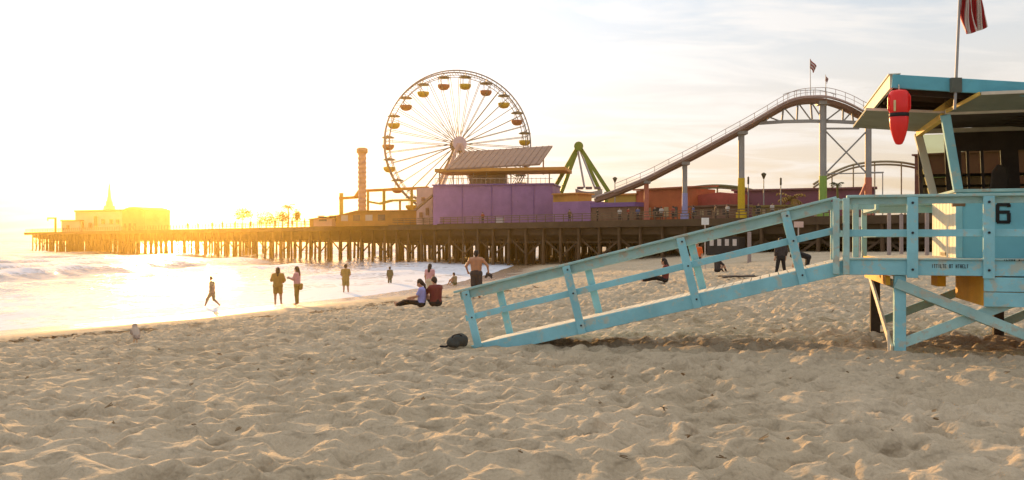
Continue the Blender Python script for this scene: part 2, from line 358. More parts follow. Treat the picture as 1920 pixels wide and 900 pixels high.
# ------------------------------------------------------------------ lifeguard tower (u along the ramp, v away, z up)
TEAL = mat('teal_paint', (.25, .55, .63), .66, .16, 1.6, .4, col2=(.42, .50, .45), thr=.55, stretch=(1, 1, 1))
TEAL2 = mat('weathered_teal_paint', (.33, .53, .52), .75, .2, 1.6, .5, col2=(.44, .44, .36), thr=.53)
PALE = mat('sun_bleached_boards', (.62, .56, .45), .8, .14, 3, .3)
CREAM = mat('sunlit_cream_paint', (.72, .66, .52), .6, .08, 2, .2)  # pale paint, warm cream of direct sun put into the colour
OCHRE = mat('sunlit_ochre', (.80, .42, .035), .6, .12, 3, .2)  # orange sunlight on left-facing timbers, put into the base colour
YELW = mat('sunlit_yellow_wood', (.66, .45, .10), .6, .15, 4, .2)  # plain wood with the sun's yellow put into its colour
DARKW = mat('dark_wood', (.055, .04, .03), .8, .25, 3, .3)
GREYW = mat('shutter_green', (.20, .22, .17), .7, .18, 2, .2)
BOLT = mat('rusty_bolt', (.03, .03, .035), .5, .3, 10)
BLACK = mat('black_lettering', (.012, .012, .014), .5, .2, 8)
CABIN = mat('cabin_blue', (.19, .51, .62), .5, .10, 1.2, .15)
GLASS = bpy.data.materials.new('tinted_glass'); GLASS.use_nodes = True
def _glass():
    nt = GLASS.node_tree; N = nt.nodes; N.remove(N['Principled BSDF'])
    t = N.new('ShaderNodeBsdfTransparent'); t.inputs[0].default_value = (.80, .82, .66, 1)
    g = N.new('ShaderNodeBsdfGlossy'); g.inputs['Roughness'].default_value = .05
    f = N.new('ShaderNodeFresnel'); m = N.new('ShaderNodeMixShader')
    nt.links.new(f.outputs[0], m.inputs[0]); nt.links.new(t.outputs[0], m.inputs[1]); nt.links.new(g.outputs[0], m.inputs[2]); nt.links.new(m.outputs[0], N['Material Output'].inputs[0])
_glass()
ROT = R(-16); P0 = Vector((5.0, 13.2, 0))
def TW(u, v, z):   # tower coordinates to world
    return Vector((P0.x + u * math.cos(ROT) - v * math.sin(ROT), P0.y + u * math.sin(ROT) + v * math.cos(ROT), z))
tower = thing('lifeguard_tower', 'teal wooden lifeguard tower on posts, black numeral on its wall, long ramp at its left', 'lifeguard tower', P0, ROT, local=True)
DZ = 1.37; SL = math.atan(1.45 / 5.8); NX, NZ = -math.sin(SL), math.cos(SL)
def rz_(u): return DZ + .25 * u          # ramp surface height
# ramp
ramp = MB()
n = 42
for i in range(n):
    a, b = -5.86 + i * 5.86 / n + .006, -5.86 + (i + 1) * 5.86 / n - .006
    ramp.beam((a, .6, rz_(a) - .02), (b, .6, rz_(b) - .02), 1.21, .04, m=0)
ramp_o = ramp.build('ramp', [PALE], tower, bevel=.006)
for v in (-.005, 1.205):
    MB().beam((-5.95, v, rz_(-5.95) - .115), (-.02, v, rz_(-.02) - .115), .05, .21).build('stringer', [TEAL], ramp_o, bevel=.008)
RP = (-5.78, -4.06, -2.24, -.68)
for v, us in ((-.055, RP), (1.255, (-5.6, -3.98, -2.2, -.66))):
    sg = -1 if v < 0 else 1
    for u in us:
        p = Vector((u, v, rz_(u)))
        pb = p - Vector((NX, 0, NZ)) * (.06 if u < -5 else .22); pt = p + Vector((NX, 0, NZ)) * .90
        mb = MB().beam(pb, pt, .045, .125, up=(1, 0, 0))
        for h in (.84, .45, -.08):
            q = p + Vector((NX, 0, NZ)) * h; mb.tube(q + Vector((.015, sg * .02, 0)), q + Vector((.015, sg * .034, 0)), .017, .015, 8, 1)
        mb.build('rail_post', [TEAL, BOLT], ramp_o, bevel=.006)
for v in (0, 1.2):
    def rp(u, h, dv=0): return Vector((u + NX * h, v + dv, rz_(u) + NZ * h))
    sg = -1 if v == 0 else 1
    MB().beam(rp(-5.98, .925, -.01 * sg), rp(.06, .925, -.01 * sg), .165, .038, up=(NX, 0, NZ)).build('handrail', [TEAL2], ramp_o, bevel=.008)
    MB().beam(rp(-5.9, .835, -.012 * sg), rp(-.02, .835, -.012 * sg), .04, .135, up=(NX, 0, NZ)).build('handrail_board', [TEAL2], ramp_o, bevel=.006)
    MB().beam(rp(-5.9, .455, -.012 * sg), rp(.0, .455, -.012 * sg), .04, .10, up=(NX, 0, NZ)).build('mid_rail', [TEAL], ramp_o, bevel=.006)
# deck: boards, near fascia, far and side rims
deck = MB()
def boards(u0, u1, v0, v1):
    k = int((v1 - v0) / .14); w = (v1 - v0) / k
    for i in range(k): deck.box((u0, v0 + i * w + .004, DZ - .04), (u1, v0 + (i + 1) * w - .004, DZ))
boards(-.02, 4.75, .0, 1.2); boards(.58, 4.75, 1.2, 3.4)
deck_o = deck.build('deck', [PALE], tower)
MB().box((-.03, -.05, 1.135), (4.75, -.004, DZ - .012)).build('fascia', [TEAL], deck_o, bevel=.008)
MB().box((-.03, -.075, DZ - .012), (4.75, .08, DZ + .012)).build('edge_board', [TEAL2], deck_o, bevel=.006)
MB().box((.58, 3.404, 1.135), (4.75, 3.45, DZ)).build('fascia', [TEAL2], deck_o)
MB().box((.53, 1.21, 1.12), (.578, 3.45, DZ - .01)).build('side_fascia', [OCHRE], deck_o)
for u in (.62, 1.31, 2.0, 2.7, 3.4, 4.1):
    MB().box((u, .03, 1.12), (u + .06, 3.38, DZ - .045)).build('joist', [OCHRE], deck_o)
MB().box((1.38, .95, .93), (1.50, 1.5, 1.118)).build('joist_block', [OCHRE], deck_o); MB().box((.54, .12, .98), (.60, 3.1, 1.115)).build('joist_block', [OCHRE], deck_o)
MB().box((-.02, .0, 1.13), (.03, 1.2, DZ - .045)).build('joist', [OCHRE], deck_o)
# deck railing
rail = MB().box((-.02, -.09, 2.275), (4.75, .075, 2.315)); rail_o = rail.build('deck_railing', [TEAL2], tower, bevel=.008)
MB().box((0, -.012, 2.178), (4.75, .028, 2.272)).build('rail_board', [TEAL2], rail_o, bevel=.006)
MB().box((0, -.012, 1.70), (4.75, .028, 1.805)).build('mid_rail', [TEAL], rail_o, bevel=.006)
for u in (.93, 1.93, 2.93, 3.93):
    mb = MB().box((u - .13, -.10, 1.10), (u + .018, -.053, 2.272))
    for z in (2.19, 1.755, 1.22): mb.tube((u - .056, -.10, z), (u - .056, -.115, z), .02, .018, 8, 1)
    mb.build('rail_post', [TEAL, BOLT], rail_o, bevel=.006)
for u, v in ((-.17, -.06), (-.03, -.06), (-.12, 1.25), (.22, 1.25), (.55, 3.3), (2.0, 3.42), (3.4, 3.42)):
    MB().box((u - .045, v - .045, 1.14), (u + .045, v + .045, 2.27)).build('rail_post', [TEAL2], rail_o, bevel=.008)
for z0, z1, w in ((2.275, 2.315, .07), (2.14, 2.272, .02), (1.70, 1.805, .02)):
    MB().box((-.12, 1.25 - w, z0 + .003), (.5, 1.25 + w, z1)).build('side_rail', [TEAL2], rail_o)
    MB().box((.55 - w, 1.26 + w, z0), (.55 + w, 3.36, z1)).build('side_rail', [TEAL2], rail_o)
    MB().box((.56, 3.42 - w, z0 + .002), (4.75, 3.42 + w, z1 + .002)).build('back_rail', [TEAL2], rail_o)
# legs and braces
for u in (.72, 2.72, 4.5):
    for v in (.07, 3.15):
        b = -.15 if v < 1 else -.05
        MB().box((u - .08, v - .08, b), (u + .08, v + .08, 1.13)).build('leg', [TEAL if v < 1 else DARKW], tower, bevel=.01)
for v in (-.035, 3.26):
    for k, (a, b) in enumerate((((.66, 1.02), (2.8, .12)), ((.66, .10), (2.8, 1.02)), ((2.66, 1.02), (4.55, .12)), ((2.66, .10), (4.55, 1.02)))):
        MB().beam((a[0], v + .05 * (k % 2), a[1]), (b[0], v + .05 * (k % 2), b[1]), .04, .145).build('cross_brace', [TEAL2], tower, bevel=.006)
MB().beam((.615, 3.2, 1.08), (.615, .05, .03), .04, .12).build('cross_brace', [CREAM], tower, bevel=.006)
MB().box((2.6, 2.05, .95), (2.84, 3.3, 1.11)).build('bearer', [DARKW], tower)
MB().tube((.56, -.08, -.25), (.545, -.10, .33), .022, .018, 8).build('stake', [PALE], tower)
# storage box slung below the deck
sk = MB().box((1.83, -.03, .70), (4.4, 2.0, 1.118), 0); sk_o = sk.build('storage_box', [OCHRE], tower)
MB().box((1.815, -.075, .915), (4.4, -.034, 1.118)).build('board', [TEAL], sk_o, bevel=.008); MB().box((1.815, -.075, .70), (4.4, -.034, .905)).build('board', [TEAL], sk_o, bevel=.008)
# cabin
U0, U1, V0, V1 = 1.69, 4.35, 1.06, 3.16; SZ, TZ, LN = 2.39, 3.57, .22
cab = MB()
cab.box((U0, V0, DZ), (U1, V0 + .06, SZ), 0); cab.box((U0, V1 - .06, DZ), (U1, V1, SZ), 0); cab.box((U1 - .06, V0 + .06, DZ), (U1, V1 - .06, SZ), 0)
cab_o = cab.build('cabin_wall', [CABIN], tower)
sw = MB()
for i in range(15): sw.box((U0 - .022 + .004 * (i % 2), V0 + .004 + i * .1388, DZ + .002), (U0 + .03, V0 + .138 + i * .1388, SZ - .003))
sw.build('cabin_side_boards', [CREAM], cab_o)
MB().box((U0 - .035, V0 - .03, DZ + .001), (U0 + .06, V0 + .0, SZ - .002)).build('corner_trim', [TEAL], cab_o, bevel=.006)
MB().box((U0 - .08, V0 - .035, 2.17), (U0 + .10, V0 - .031 + .10, 2.31)).build('bracket_block', [mat('rusty_block', (.22, .13, .07), .8, .3, 6)], cab_o, bevel=.01)
MB().box((U0 - .03, 1.9, DZ + .02), (U0 - .019, 2.35, DZ + .075)).build('floor_vent', [BLACK], cab_o)
MB().box((U0 + .06, V0 + .06, DZ + .005), (U1 - .06, V1 - .06, DZ + .03)).build('cabin_floor', [DARKW], cab_o)
MB().box((U0 - .06, V0 - .06, SZ), (U1 + .05, V0 + .08, SZ + .045)).build('sill', [TEAL2], cab_o); MB().box((U0 - .06, V0 + .083, SZ + .002), (U0 + .07, V1 + .05, SZ + .043)).build('sill', [TEAL2], cab_o); MB().box((U0 + .073, V1 - .08, SZ + .001), (U1 + .05, V1 + .06, SZ + .045)).build('sill', [TEAL2], cab_o)
def six(u, v, z, w, h, t):
    m = MB(); d = .012
    def b(u0, z0, u1, z1): m.box((u + u0 * w, v - d, z + z0 * h), (u + u1 * w, v, z + z1 * h))
    q = t / w; r = t / h
    b(0, .06, q, .94); b(.08, 1 - r, .94, 1); b(1 - q, .80, 1, .94); b(q, .56 - r / 2, .94, .56 + r / 2); b(1 - q, .06, 1, .52); b(.08, 0, .94, r)
    return m
numeral = six(2.215, V0 - .004, 1.90, .205, .315, .05); numeral.build('numeral', [BLACK], cab_o)
lt = MB()
def glyphs(u0, u1, z, h, v, words, seed):
    global lt
    r = random.Random(seed); tot = sum(words) + len(words) - 1; w = (u1 - u0) / tot; u = u0
    for k in words:
        for _ in range(k):
            g = r.choice(('H', 'I', 'L', 'E', 'T', 'O'))
            a, b = u + .1 * w, u + .85 * w; t = .26 * w
            if g in 'HLEO': lt.box((a, v, z), (a + t, v + .004, z + h))
            if g in 'HO': lt.box((b - t, v, z), (b, v + .004, z + h))
            if g in 'IT': lt.box(((a + b - t) / 2, v, z), ((a + b + t) / 2, v + .004, z + h))
            if g in 'LEO': lt.box((a + t, v, z), (b - (t if g == 'O' else 0), v + .004, z + t))
            if g in 'ETO': lt.box((a + (t if g != 'T' else 0), v, z + h - t), (b - (t if g == 'O' else 0), v + .0035, z + h))
            if g in 'HE': lt.box((a + t, v, z + h / 2 - t / 2), (b - t, v + .004, z + h / 2 + t / 2))
            u += w
        u += w; lt.build('lettering', [BLACK], deck_o); lt = MB()
glyphs(1.13, 1.62, 1.245, .055, -.0535, (7, 2, 6), 3); glyphs(2.06, 2.5, 1.355, .02, -.0785, (5, 8), 4)
# leaning corner posts, window frames
def win(u, v, t):  # lean outwards with height
    su = -1 if u == U0 else 1; sv = -1 if v == V0 else 1
    return Vector((u + su * LN * t, v + sv * LN * t, SZ + .045 + (TZ - SZ - .045) * t))
for u in (U0, U1):
    for v in (V0, V1):
        mb = MB(); lo, hi = win(u, v, 0), win(u, v, 1); mb.beam(lo, hi, .13, .11, up=(0, 1, 0))
        mb.build('corner_post', [TEAL if v == V0 else CREAM], cab_o, bevel=.008)
hd = MB()
for (a, b, c) in (((U0, V0), (U1, V0), 0), ((U1, V0), (U1, V1), 0), ((U0, V1), (U1, V1), 0)):
    hd.beam(win(*a, 1) + Vector((0, 0, .04)), win(*b, 1) + Vector((0, 0, .04)), .09, .075)
hd.build('window_head', [PALE], cab_o)
MB().beam(win(U0, V0, 1) + Vector((0, .06, .0)), win(U0, V1, 1) + Vector((0, -.06, .0)), .09, .11).build('window_head', [YELW], cab_o)
def pane_quad(mb, u0, u1, t0, t1, th=.008, side='back', m=0):
    def P(u, t): return Vector((u, V1 + LN * t - .02, SZ + .045 + (TZ - SZ - .045) * t))
    mb.hexa([P(u0, t0), P(u1, t0), P(u1, t0) + Vector((0, th, 0)), P(u0, t0) + Vector((0, th, 0)), P(u0, t1), P(u1, t1), P(u1, t1) + Vector((0, th, 0)), P(u0, t1) + Vector((0, th, 0))], m)
bw = MB()
for u0, u1 in ((1.46, 1.52), (1.9, 2.16), (2.245, 2.285), (2.47, 2.52), (2.79, 3.07), (3.28, 3.33), (3.6, 4.5)): pane_quad(bw, u0, u1, .0, 1.0, .05)
for u0, u1 in ((1.52, 1.9), (2.16, 2.245), (2.285, 2.47), (2.52, 2.79), (3.07, 3.28), (3.33, 3.6)):
    if u0 > 2: pane_quad(bw, u0, u1, .70, 1.0, .05)
    pane_quad(bw, u0, u1, .30, .345, .05); pane_quad(bw, u0, u1, .13, .17, .05); pane_quad(bw, u0, u1, 0, .03, .05)
bw_o = bw.build('rear_window', [DARKW], cab_o)
for u0, u1 in ((1.523, 1.897), (2.163, 2.242), (2.288, 2.467), (2.523, 2.787), (3.073, 3.277), (3.333, 3.597)):
    g = MB(); pane_quad(g, u0, u1, .02, .98 if u0 < 2 else .71); g.build('pane', [GLASS], bw_o)
rt = MB()
def P_r(v, t): return Vector((U1 + LN * t, v, SZ + .045 + (TZ - SZ - .045) * t))
rt.hexa([P_r(V0 + .1, 0), P_r(V0 + .1, 0) + Vector((.04, 0, 0)), P_r(V1 - .1, 0) + Vector((.04, 0, 0)), P_r(V1 - .1, 0), P_r(V0, 1), P_r(V0, 1) + Vector((.04, 0, 0)), P_r(V1, 1) + Vector((.04, 0, 0)), P_r(V1, 1)])
rt.build('closed_shutter', [GREYW], cab_o)
MB().box((U0 - .19, V0 - .17, TZ + .08), (U1 + .15, V1 + .17, TZ + .105)).build('cabin_ceiling', [DARKW], cab_o)
# seat inside
ch = MB().box((2.34, 2.0, 1.9), (2.70, 2.44, 1.98)); ch_o = ch.build('cabin_seat', [DARKW], cab_o)
MB().prism([(2.36, 2.44, 1.98), (2.70, 2.44, 1.98), (2.72, 2.44, 2.7), (2.68, 2.44, 2.88), (2.56, 2.44, 2.92), (2.48, 2.44, 2.8), (2.45, 2.44, 2.55), (2.36, 2.44, 2.42)], (0, .09, 0)).build('backrest', [DARKW], ch_o, bevel=.02)
MB().tube((2.5, 2.2, 1.4), (2.5, 2.2, 1.9), .04).build('pedestal', [DARKW], ch_o)
# raised shutters
lo, up_ = [(1.49, .92), (.34, .9), (.365, 3.36), (1.49, 3.33)], [3.60, 3.69, 3.72, 3.60]
mb = MB(); pts = [Vector((a[0], a[1], z)) for a, z in zip(lo, up_)]
mb.hexa(pts + [p + Vector((0, 0, .035)) for p in pts]); s1 = mb.build('raised_shutter', [GREYW], tower)
MB().beam(pts[0] + Vector((0, -.014, .02)), pts[1] + Vector((0, -.014, .02)), .022, .04).build('shutter_edge', [PALE], s1)
pts = [Vector((1.5, .80, 3.60)), Vector((4.5, .80, 3.60)), Vector((4.3, .04, 3.74)), Vector((1.80, .04, 3.74))]
mb = MB().hexa(pts + [p + Vector((0, 0, .03)) for p in pts]); s2 = mb.build('raised_shutter', [GREYW], tower)
MB().beam(pts[3] + Vector((0, -.014, .015)), pts[2] + Vector((0, -.014, .015)), .025, .045).build('shutter_edge', [PALE], s2)
MB().beam(pts[0] + Vector((-.02, .0, .015)), pts[3] + Vector((-.02, .0, .015)), .025, .05).build('shutter_edge', [YELW], s2)
MB().prism([(1.30, .86, 3.64), (1.62, .86, 3.64), (1.60, .86, 3.86)], (0, .05, 0)).build('sunlit_patch_bracket', [YELW], tower)  # added wedge, its yellow stands in for a sunlit patch
# shed roof falling to the right
def rzz(u): return 3.92 - .115 * (u - .65)
rf = MB(); RU0, RU1, RV0, RV1 = .65, 5.2, .2, 3.72
c = [Vector((u, v, rzz(u) + dz)) for dz in (.10, .16) for u, v in ((RU0, RV0), (RU1, RV0), (RU1, RV1), (RU0, RV1))]
rf.hexa(c); rf_o = rf.build('roof', [GREYW], tower)
MB().beam((RU0 - .02, RV0 - .025, rzz(RU0 - .02) + .09), (RU1, RV0 - .025, rzz(RU1) + .09), .045, .2, up=(.115, 0, 1)).build('fascia', [mat('roof_fascia_blue', (.12, .42, .52), .5, .15, 2.5, .2)], rf_o, bevel=.006)
MB().beam((RU0 - .025, RV0 + .0, rzz(RU0) + .09), (RU0 - .025, RV1, rzz(RU0) + .09), .045, .2).build('rake_board', [CREAM], rf_o)
MB().box((RU0 - .07, RV0 - .03, rzz(RU0) + .193), (RU0 + .10, RV1, rzz(RU0) + .207)).build('drip_edge', [CREAM], rf_o)
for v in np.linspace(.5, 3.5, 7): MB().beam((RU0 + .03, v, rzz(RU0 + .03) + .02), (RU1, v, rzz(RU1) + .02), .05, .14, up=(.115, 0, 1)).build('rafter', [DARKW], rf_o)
hw = MB()
hw.hexa([Vector(p) for p in ((1.47, .86, 3.686), (4.57, .86, 3.686), (4.57, .9, 3.686), (1.47, .9, 3.686), (1.47, .86, rzz(1.47) - .01), (4.57, .86, rzz(4.57) + .01 if rzz(4.57) > 3.69 else 3.69), (4.57, .9, 3.69), (1.47, .9, rzz(1.47) - .01))])
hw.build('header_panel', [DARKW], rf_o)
# ------------------------------------------------------------------ rescue can, flag and bag at the tower
RED = mat('red_float_plastic', (.82, .014, .01), .28, .12, 3, spec=.5)
rb = thing('rescue_buoy', 'red torpedo rescue float hanging from the tower roof corner by a black strap', 'rescue float', TW(.72, .13, 3.06), ROT, local=True)
rb.scale = (.84, .84, 1)
body = MB().lathe((0, 0, 0), [(.02, 0), (.055, .01), (.085, .06), (.115, .14), (.145, .24), (.158, .34), (.162, .40), (.150, .425), (.150, .46), (.165, .485), (.17, .6), (.168, .72), (.155, .775), (.12, .805), (.05, .815)], 22, 0, .62)
body.build('float_body', [RED], rb)
MB().lathe((0, 0, 0), [(.156, .415), (.166, .425), (.166, .462), (.156, .472)], 22, 0, .66).build('strap', [BLACK], rb)
for s in (-1, 1):
    h = MB(); h.path([Vector((s * .16, -.02, .50)), Vector((s * .178, -.03, .53)), Vector((s * .178, -.03, .70)), Vector((s * .155, -.02, .745))], .014, 8); h.build('handle', [RED], rb)
MB().box((-.10, -.112, .49), (-.065, -.102, .65)).build('label_patch', [mat('buoy_decal', (.72, .6, .3), .5)], rb)
MB().path([Vector((0, 0, .81)), Vector((.0, .0, .86)), Vector((.0, .05, .905))], .012, 6).build('hanging_cord', [PALE], rb)

fb = TW(1.47, .125, 3.55)
fl = thing('tower_flag', 'large red and white striped flag drooping from the pole on the lifeguard tower roof', 'flag', fb)
pole_top = fb + Vector((.15, .05, 2.75)); pole_b = Vector(fb)
STEEL = mat('galvanised_pole', (.32, .31, .30), .45, .15, 4, metal=.4)
MB().tube(pole_b, pole_top, .022, .016, 10).lathe(pole_top, [(.02, 0), (.035, .03), (.02, .06)], 10).build('pole', [STEEL], fl)
MB().box((fb.x - .06, fb.y - .035, 3.80), (fb.x + .09, fb.y + .03, 4.01)).build('bracket', [mat('flag_bracket', (.10, .11, .09), .6)], fl)
def flag_cloth(parent, top, hoist, fly, reach, drop, name='cloth', seed=0):
    FR, FW_, FB = mat('flag_red', (.42, .025, .03), .8, .1, 5), mat('flag_white', (.78, .72, .66), .8, .06, 5), mat('flag_blue', (.03, .04, .13), .8, .1, 5)
    mb = MB(); nu, nv = 44, 26
    pd = (pole_top - pole_b).normalized()
    def P(a, b):
        base = top - pd * (hoist * b)
        x = reach * a * (1 - b) ** .9 + .015 * a; z = -fly * a * (drop + .0 * b) * (1 - .50 * b); 
        y = .075 * math.sin(b * 15 + a * 3.1) * min(1, a * 3) + .05 * math.sin(a * 7 + b * 4)* a
        x += .03 * math.sin(b * 15 + a * 3.1 + 1.4) * min(1, a * 3)
        return base + Vector((x, y, z))
    vs = [P(i / nu, j / nv) for j in range(nv + 1) for i in range(nu + 1)]; k = nu + 1
    for j in range(nv):
        for i in range(nu):
            st = j // 2; m = 2 if (i < nu * .4 and st < 7) else (0 if st % 2 == 0 else 1)
            q = [vs[j * k + i], vs[j * k + i + 1], vs[(j + 1) * k + i + 1], vs[(j + 1) * k + i]]
            mb.add(q, [(0, 1, 2, 3)], m, True)
    o = mb.build(name, [FR, FW_, FB], parent)
    sm = o.modifiers.new('thickness', 'SOLIDIFY'); sm.thickness = .004
    st = MB()
    for r in range(9):
        for c in range(6 if r % 2 == 0 else 5):
            a = (.4 * (c + (.5 if r % 2 == 0 else 1)) / 6.0); b = (7 / 13) * (r + .5) / 9; p = P(a, b); n = (P(a + .01, b) - p).cross(P(a, b + .01) - p).normalized()
            t1 = (P(a + .01, b) - p).normalized(); t2 = n.cross(t1)
            for sgn in (-1, 1):
                pts = [p + n * .005 * sgn + (t1 * math.cos(2 * math.pi * i / 10) + t2 * math.sin(2 * math.pi * i / 10)) * (.02 if i % 2 == 0 else .009) for i in range(10)]
                st.add(pts, [tuple(range(10))])
    st.build('stars', [FW_], o)
flag_cloth(fl, pole_top - Vector((0, 0, .12)), .85, 1.40, .37, 1.0)

# ------------------------------------------------------------------ surface meshes from blended solids (bodies, bags, birds)
def sd_cone(P, a, b, ra, rb):
    a = np.array(a, float); b = np.array(b, float); ab = b - a; L2 = max(ab @ ab, 1e-9)
    t = np.clip(((P - a) @ ab) / L2, 0, 1); d = P - a - t[..., None] * ab
    return np.sqrt((d * d).sum(-1)) - (ra + (rb - ra) * t)
def solid(mb, prims, cell, k=.035, cut=None, m=0):
    lo = np.min([np.minimum(np.array(p[0]) - max(p[2], p[3]), np.array(p[1]) - max(p[2], p[3])) for p in prims], 0) - 2.2 * cell
    hi = np.max([np.maximum(np.array(p[0]) + max(p[2], p[3]), np.array(p[1]) + max(p[2], p[3])) for p in prims], 0) + 2.2 * cell
    ax = [np.arange(lo[i], hi[i] + cell, cell) for i in range(3)]
    P = np.stack(np.meshgrid(*ax, indexing='ij'), -1); S = None
    for a, b, ra, rb in prims:
        d = sd_cone(P, a, b, ra, rb)
        if S is None: S = d
        else:
            h = np.clip(.5 + .5 * (d - S) / k, 0, 1); S = d * (1 - h) + S * h - k * h * (1 - h)
    for nrm, pt in (cut or []): S = np.maximum(S, (P - np.array(pt)) @ np.array(nrm))
    nx, ny, nz = S.shape; cor = [(i, j, q) for i in (0, 1) for j in (0, 1) for q in (0, 1)]
    C = {c: S[c[0]:nx - 1 + c[0], c[1]:ny - 1 + c[1], c[2]:nz - 1 + c[2]] for c in cor}
    acc = np.zeros((nx - 1, ny - 1, nz - 1, 3)); cnt = np.zeros((nx - 1, ny - 1, nz - 1))
    for c in cor:
        for axn in range(3):
            if c[axn] == 0:
                e = list(c); e[axn] = 1; e = tuple(e); sa, sb = C[c], C[e]; cr = (sa < 0) != (sb < 0)
                t = np.where(cr, sa / np.where(cr, sa - sb, 1), 0)
                p = np.array(c, float)[None, None, None, :] + np.zeros(acc.shape); p[..., axn] = t
                acc += p * cr[..., None]; cnt += cr
    act = cnt > 0; idx = -np.ones(act.shape, int); idx[act] = np.arange(act.sum())
    ijk = np.argwhere(act); V = lo + (ijk + acc[act] / cnt[act][:, None]) * cell
    fs = []
    neg = S < 0
    for axn in range(3):
        o1, o2 = [(1, 2), (2, 0), (0, 1)][axn]
        n0 = np.take(neg, range(S.shape[axn] - 1), axn); n1 = np.take(neg, range(1, S.shape[axn]), axn)
        for e in np.argwhere(n0 != n1):
            q = []
            for d1, d2 in ((-1, -1), (0, -1), (0, 0), (-1, 0)):
                c = e.copy(); c[o1] += d1; c[o2] += d2; q.append(idx[tuple(c)])
            if min(q) < 0: continue
            fs.append(tuple(q) if n0[tuple(e)] else tuple(q[::-1]))
    return mb.add(V, fs, m, True)

MATC = {}
def cmat(name, col, rough=.8):
    if name not in MATC: MATC[name] = mat(name, col, rough, .12, 6)
    return MATC[name]
SKIN = mat('skin', (.50, .27, .17), .55, .08, 6); SKIN2 = mat('tanned_skin', (.42, .20, .11), .5, .1, 6); HAIR = mat('dark_hair', (.025, .016, .012), .6, .3, 20)
def J(**kw):
    j = dict(head=(0, .02, 1.63), neck=(0, -.005, 1.49), chest=(0, 0, 1.36), pelvis=(0, 0, .95),
             shl=(-.185, 0, 1.43), ell=(-.25, -.03, 1.15), wrl=(-.25, .04, .90), hal=(-.245, .06, .82),
             shr=(.185, 0, 1.43), elr=(.25, -.03, 1.15), wrr=(.25, .04, .90), har=(.245, .06, .82),
             hil=(-.09, 0, .92), knl=(-.10, .02, .49), anl=(-.11, -.01, .08), tol=(-.13, .13, .03),
             hir=(.09, 0, .92), knr=(.10, .02, .49), anr=(.11, -.01, .08), tor=(.13, .13, .03), face=(0, 1, 0))
    j.update(kw); return {k: np.array(v, float) for k, v in j.items()}
def unit(v): return v / max(np.linalg.norm(v), 1e-9)
def person(j, loc, rz, label, top=None, bottom=None, hair=HAIR, hairstyle='short', skin=SKIN, scale=1.0, cell=.022, sleeves=.6, leg=1.0, hem=.02, group=None, broad=1.0, bulk=1.0):
    """one continuous body; hair and clothes are its children. The figure faces +y before turning."""
    t = thing('person', label, 'person', loc, rz, group, local=True); t.scale = (scale,) * 3
    lerp = lambda a, b, f: a + (b - a) * f
    B = bulk; up = unit(j['head'] - j['neck']); fw = j['face'] - up * (j['face'] @ up); fw = unit(fw); sd = np.cross(fw, up)
    H = j['head']
    tors = [(j['hil'], j['hir'], .108 * B, .108 * B), (lerp(j['hil'], j['pelvis'], .35), lerp(j['chest'], j['shl'], .45), .105 * B, .115 * B), (lerp(j['hir'], j['pelvis'], .35), lerp(j['chest'], j['shr'], .45), .105 * B, .115 * B),
            (lerp(j['chest'], j['shl'], .7), lerp(j['chest'], j['shr'], .7), .085 * B, .085 * B), (j['shl'], j['shr'], .062, .062)]
    arms = {}
    for s in 'lr':
        arms[s] = [(j['sh' + s], j['el' + s], .056 * B, .042 * B), (j['el' + s], j['wr' + s], .043, .028), (j['wr' + s], j['ha' + s], .028, .036)]
    legs = {s: [(j['hi' + s], j['kn' + s], .088 * B, .058 * B), (j['kn' + s], lerp(j['kn' + s], j['an' + s], .4), .056, .056), (lerp(j['kn' + s], j['an' + s], .4), j['an' + s], .056, .036),
                (j['an' + s], j['to' + s], .042, .032)] for s in 'lr'}
    headp = [(H + up * .03, H + up * .045 - fw * .02, .094, .094), (H - up * .06 + fw * .028, H - up * .05, .062, .07), (H + fw * .098 - up * .012, H + fw * .116 - up * .03, .011, .017),
             (H + sd * .088, H + sd * .09 - up * .03, .018, .012), (H - sd * .088, H - sd * .09 - up * .03, .018, .012), (H + fw * .088 - up * .068, H + fw * .09 - up * .069, .02, .02), (j['neck'] - up * .05, H - up * .03, .058, .054)]
    mb = MB(); solid(mb, tors + arms['l'] + arms['r'] + legs['l'] + legs['r'] + headp, cell, .03)
    for s in 'lr':                                   # fingers and thumb, rooted in the palm
        w, h = j['wr' + s], j['ha' + s]; d = unit(h - w); a = unit(np.cross(d, fw if abs(d @ fw) < .9 else up)); nn = np.cross(a, d)
        for q, ln in ((-.027, .052), (-.009, .064), (.009, .068), (.027, .06)):
            p0 = h + a * q + d * .012; p1 = p0 + d * ln * .55 + nn * .006; p2 = p1 + d * ln * .42 + nn * .02
            mb.tube(p0, p1, .0095, .0088, 6); mb.tube(p1, p2, .0088, .007, 6)
        p0 = w + (h - w) * .55 - a * .02; p1 = p0 - a * .03 + d * .025; mb.tube(p0, p1, .012, .01, 6); mb.tube(p1, p1 + d * .03, .01, .008, 6)
    mb.build('body', [skin], t)
    e = MB()
    for s in (-1, 1): solid(e, [(H + fw * .085 + sd * .033 * s + up * .002, H + fw * .0855 + sd * .033 * s + up * .002, .012, .012)], .007, .01)
    e.build('eyes', [cmat('eye_dark', (.03, .02, .02), .3)], t)
    hp = [(H + up * .04 - fw * .012, H + up * .06 - fw * .02, .104, .098), (H - fw * .045, H - up * .045 - fw * .04, .078, .062)]
    cut = [(tuple(fw + .0 * up), tuple(H + fw * .062))]
    if hairstyle == 'long': hp += [(H - fw * .05, H - up * .24 - fw * .07, .085, .075), (H - fw * .05 + sd * .05, H - up * .17 - fw * .03 + sd * .06, .05, .04), (H - fw * .05 - sd * .05, H - up * .17 - fw * .03 - sd * .06, .05, .04)]
    if hairstyle == 'tail': hp += [(H - fw * .09 + up * .02, H - fw * .13 - up * .10, .045, .045), (H - fw * .13 - up * .10, H - fw * .11 - up * .32, .045, .022)]
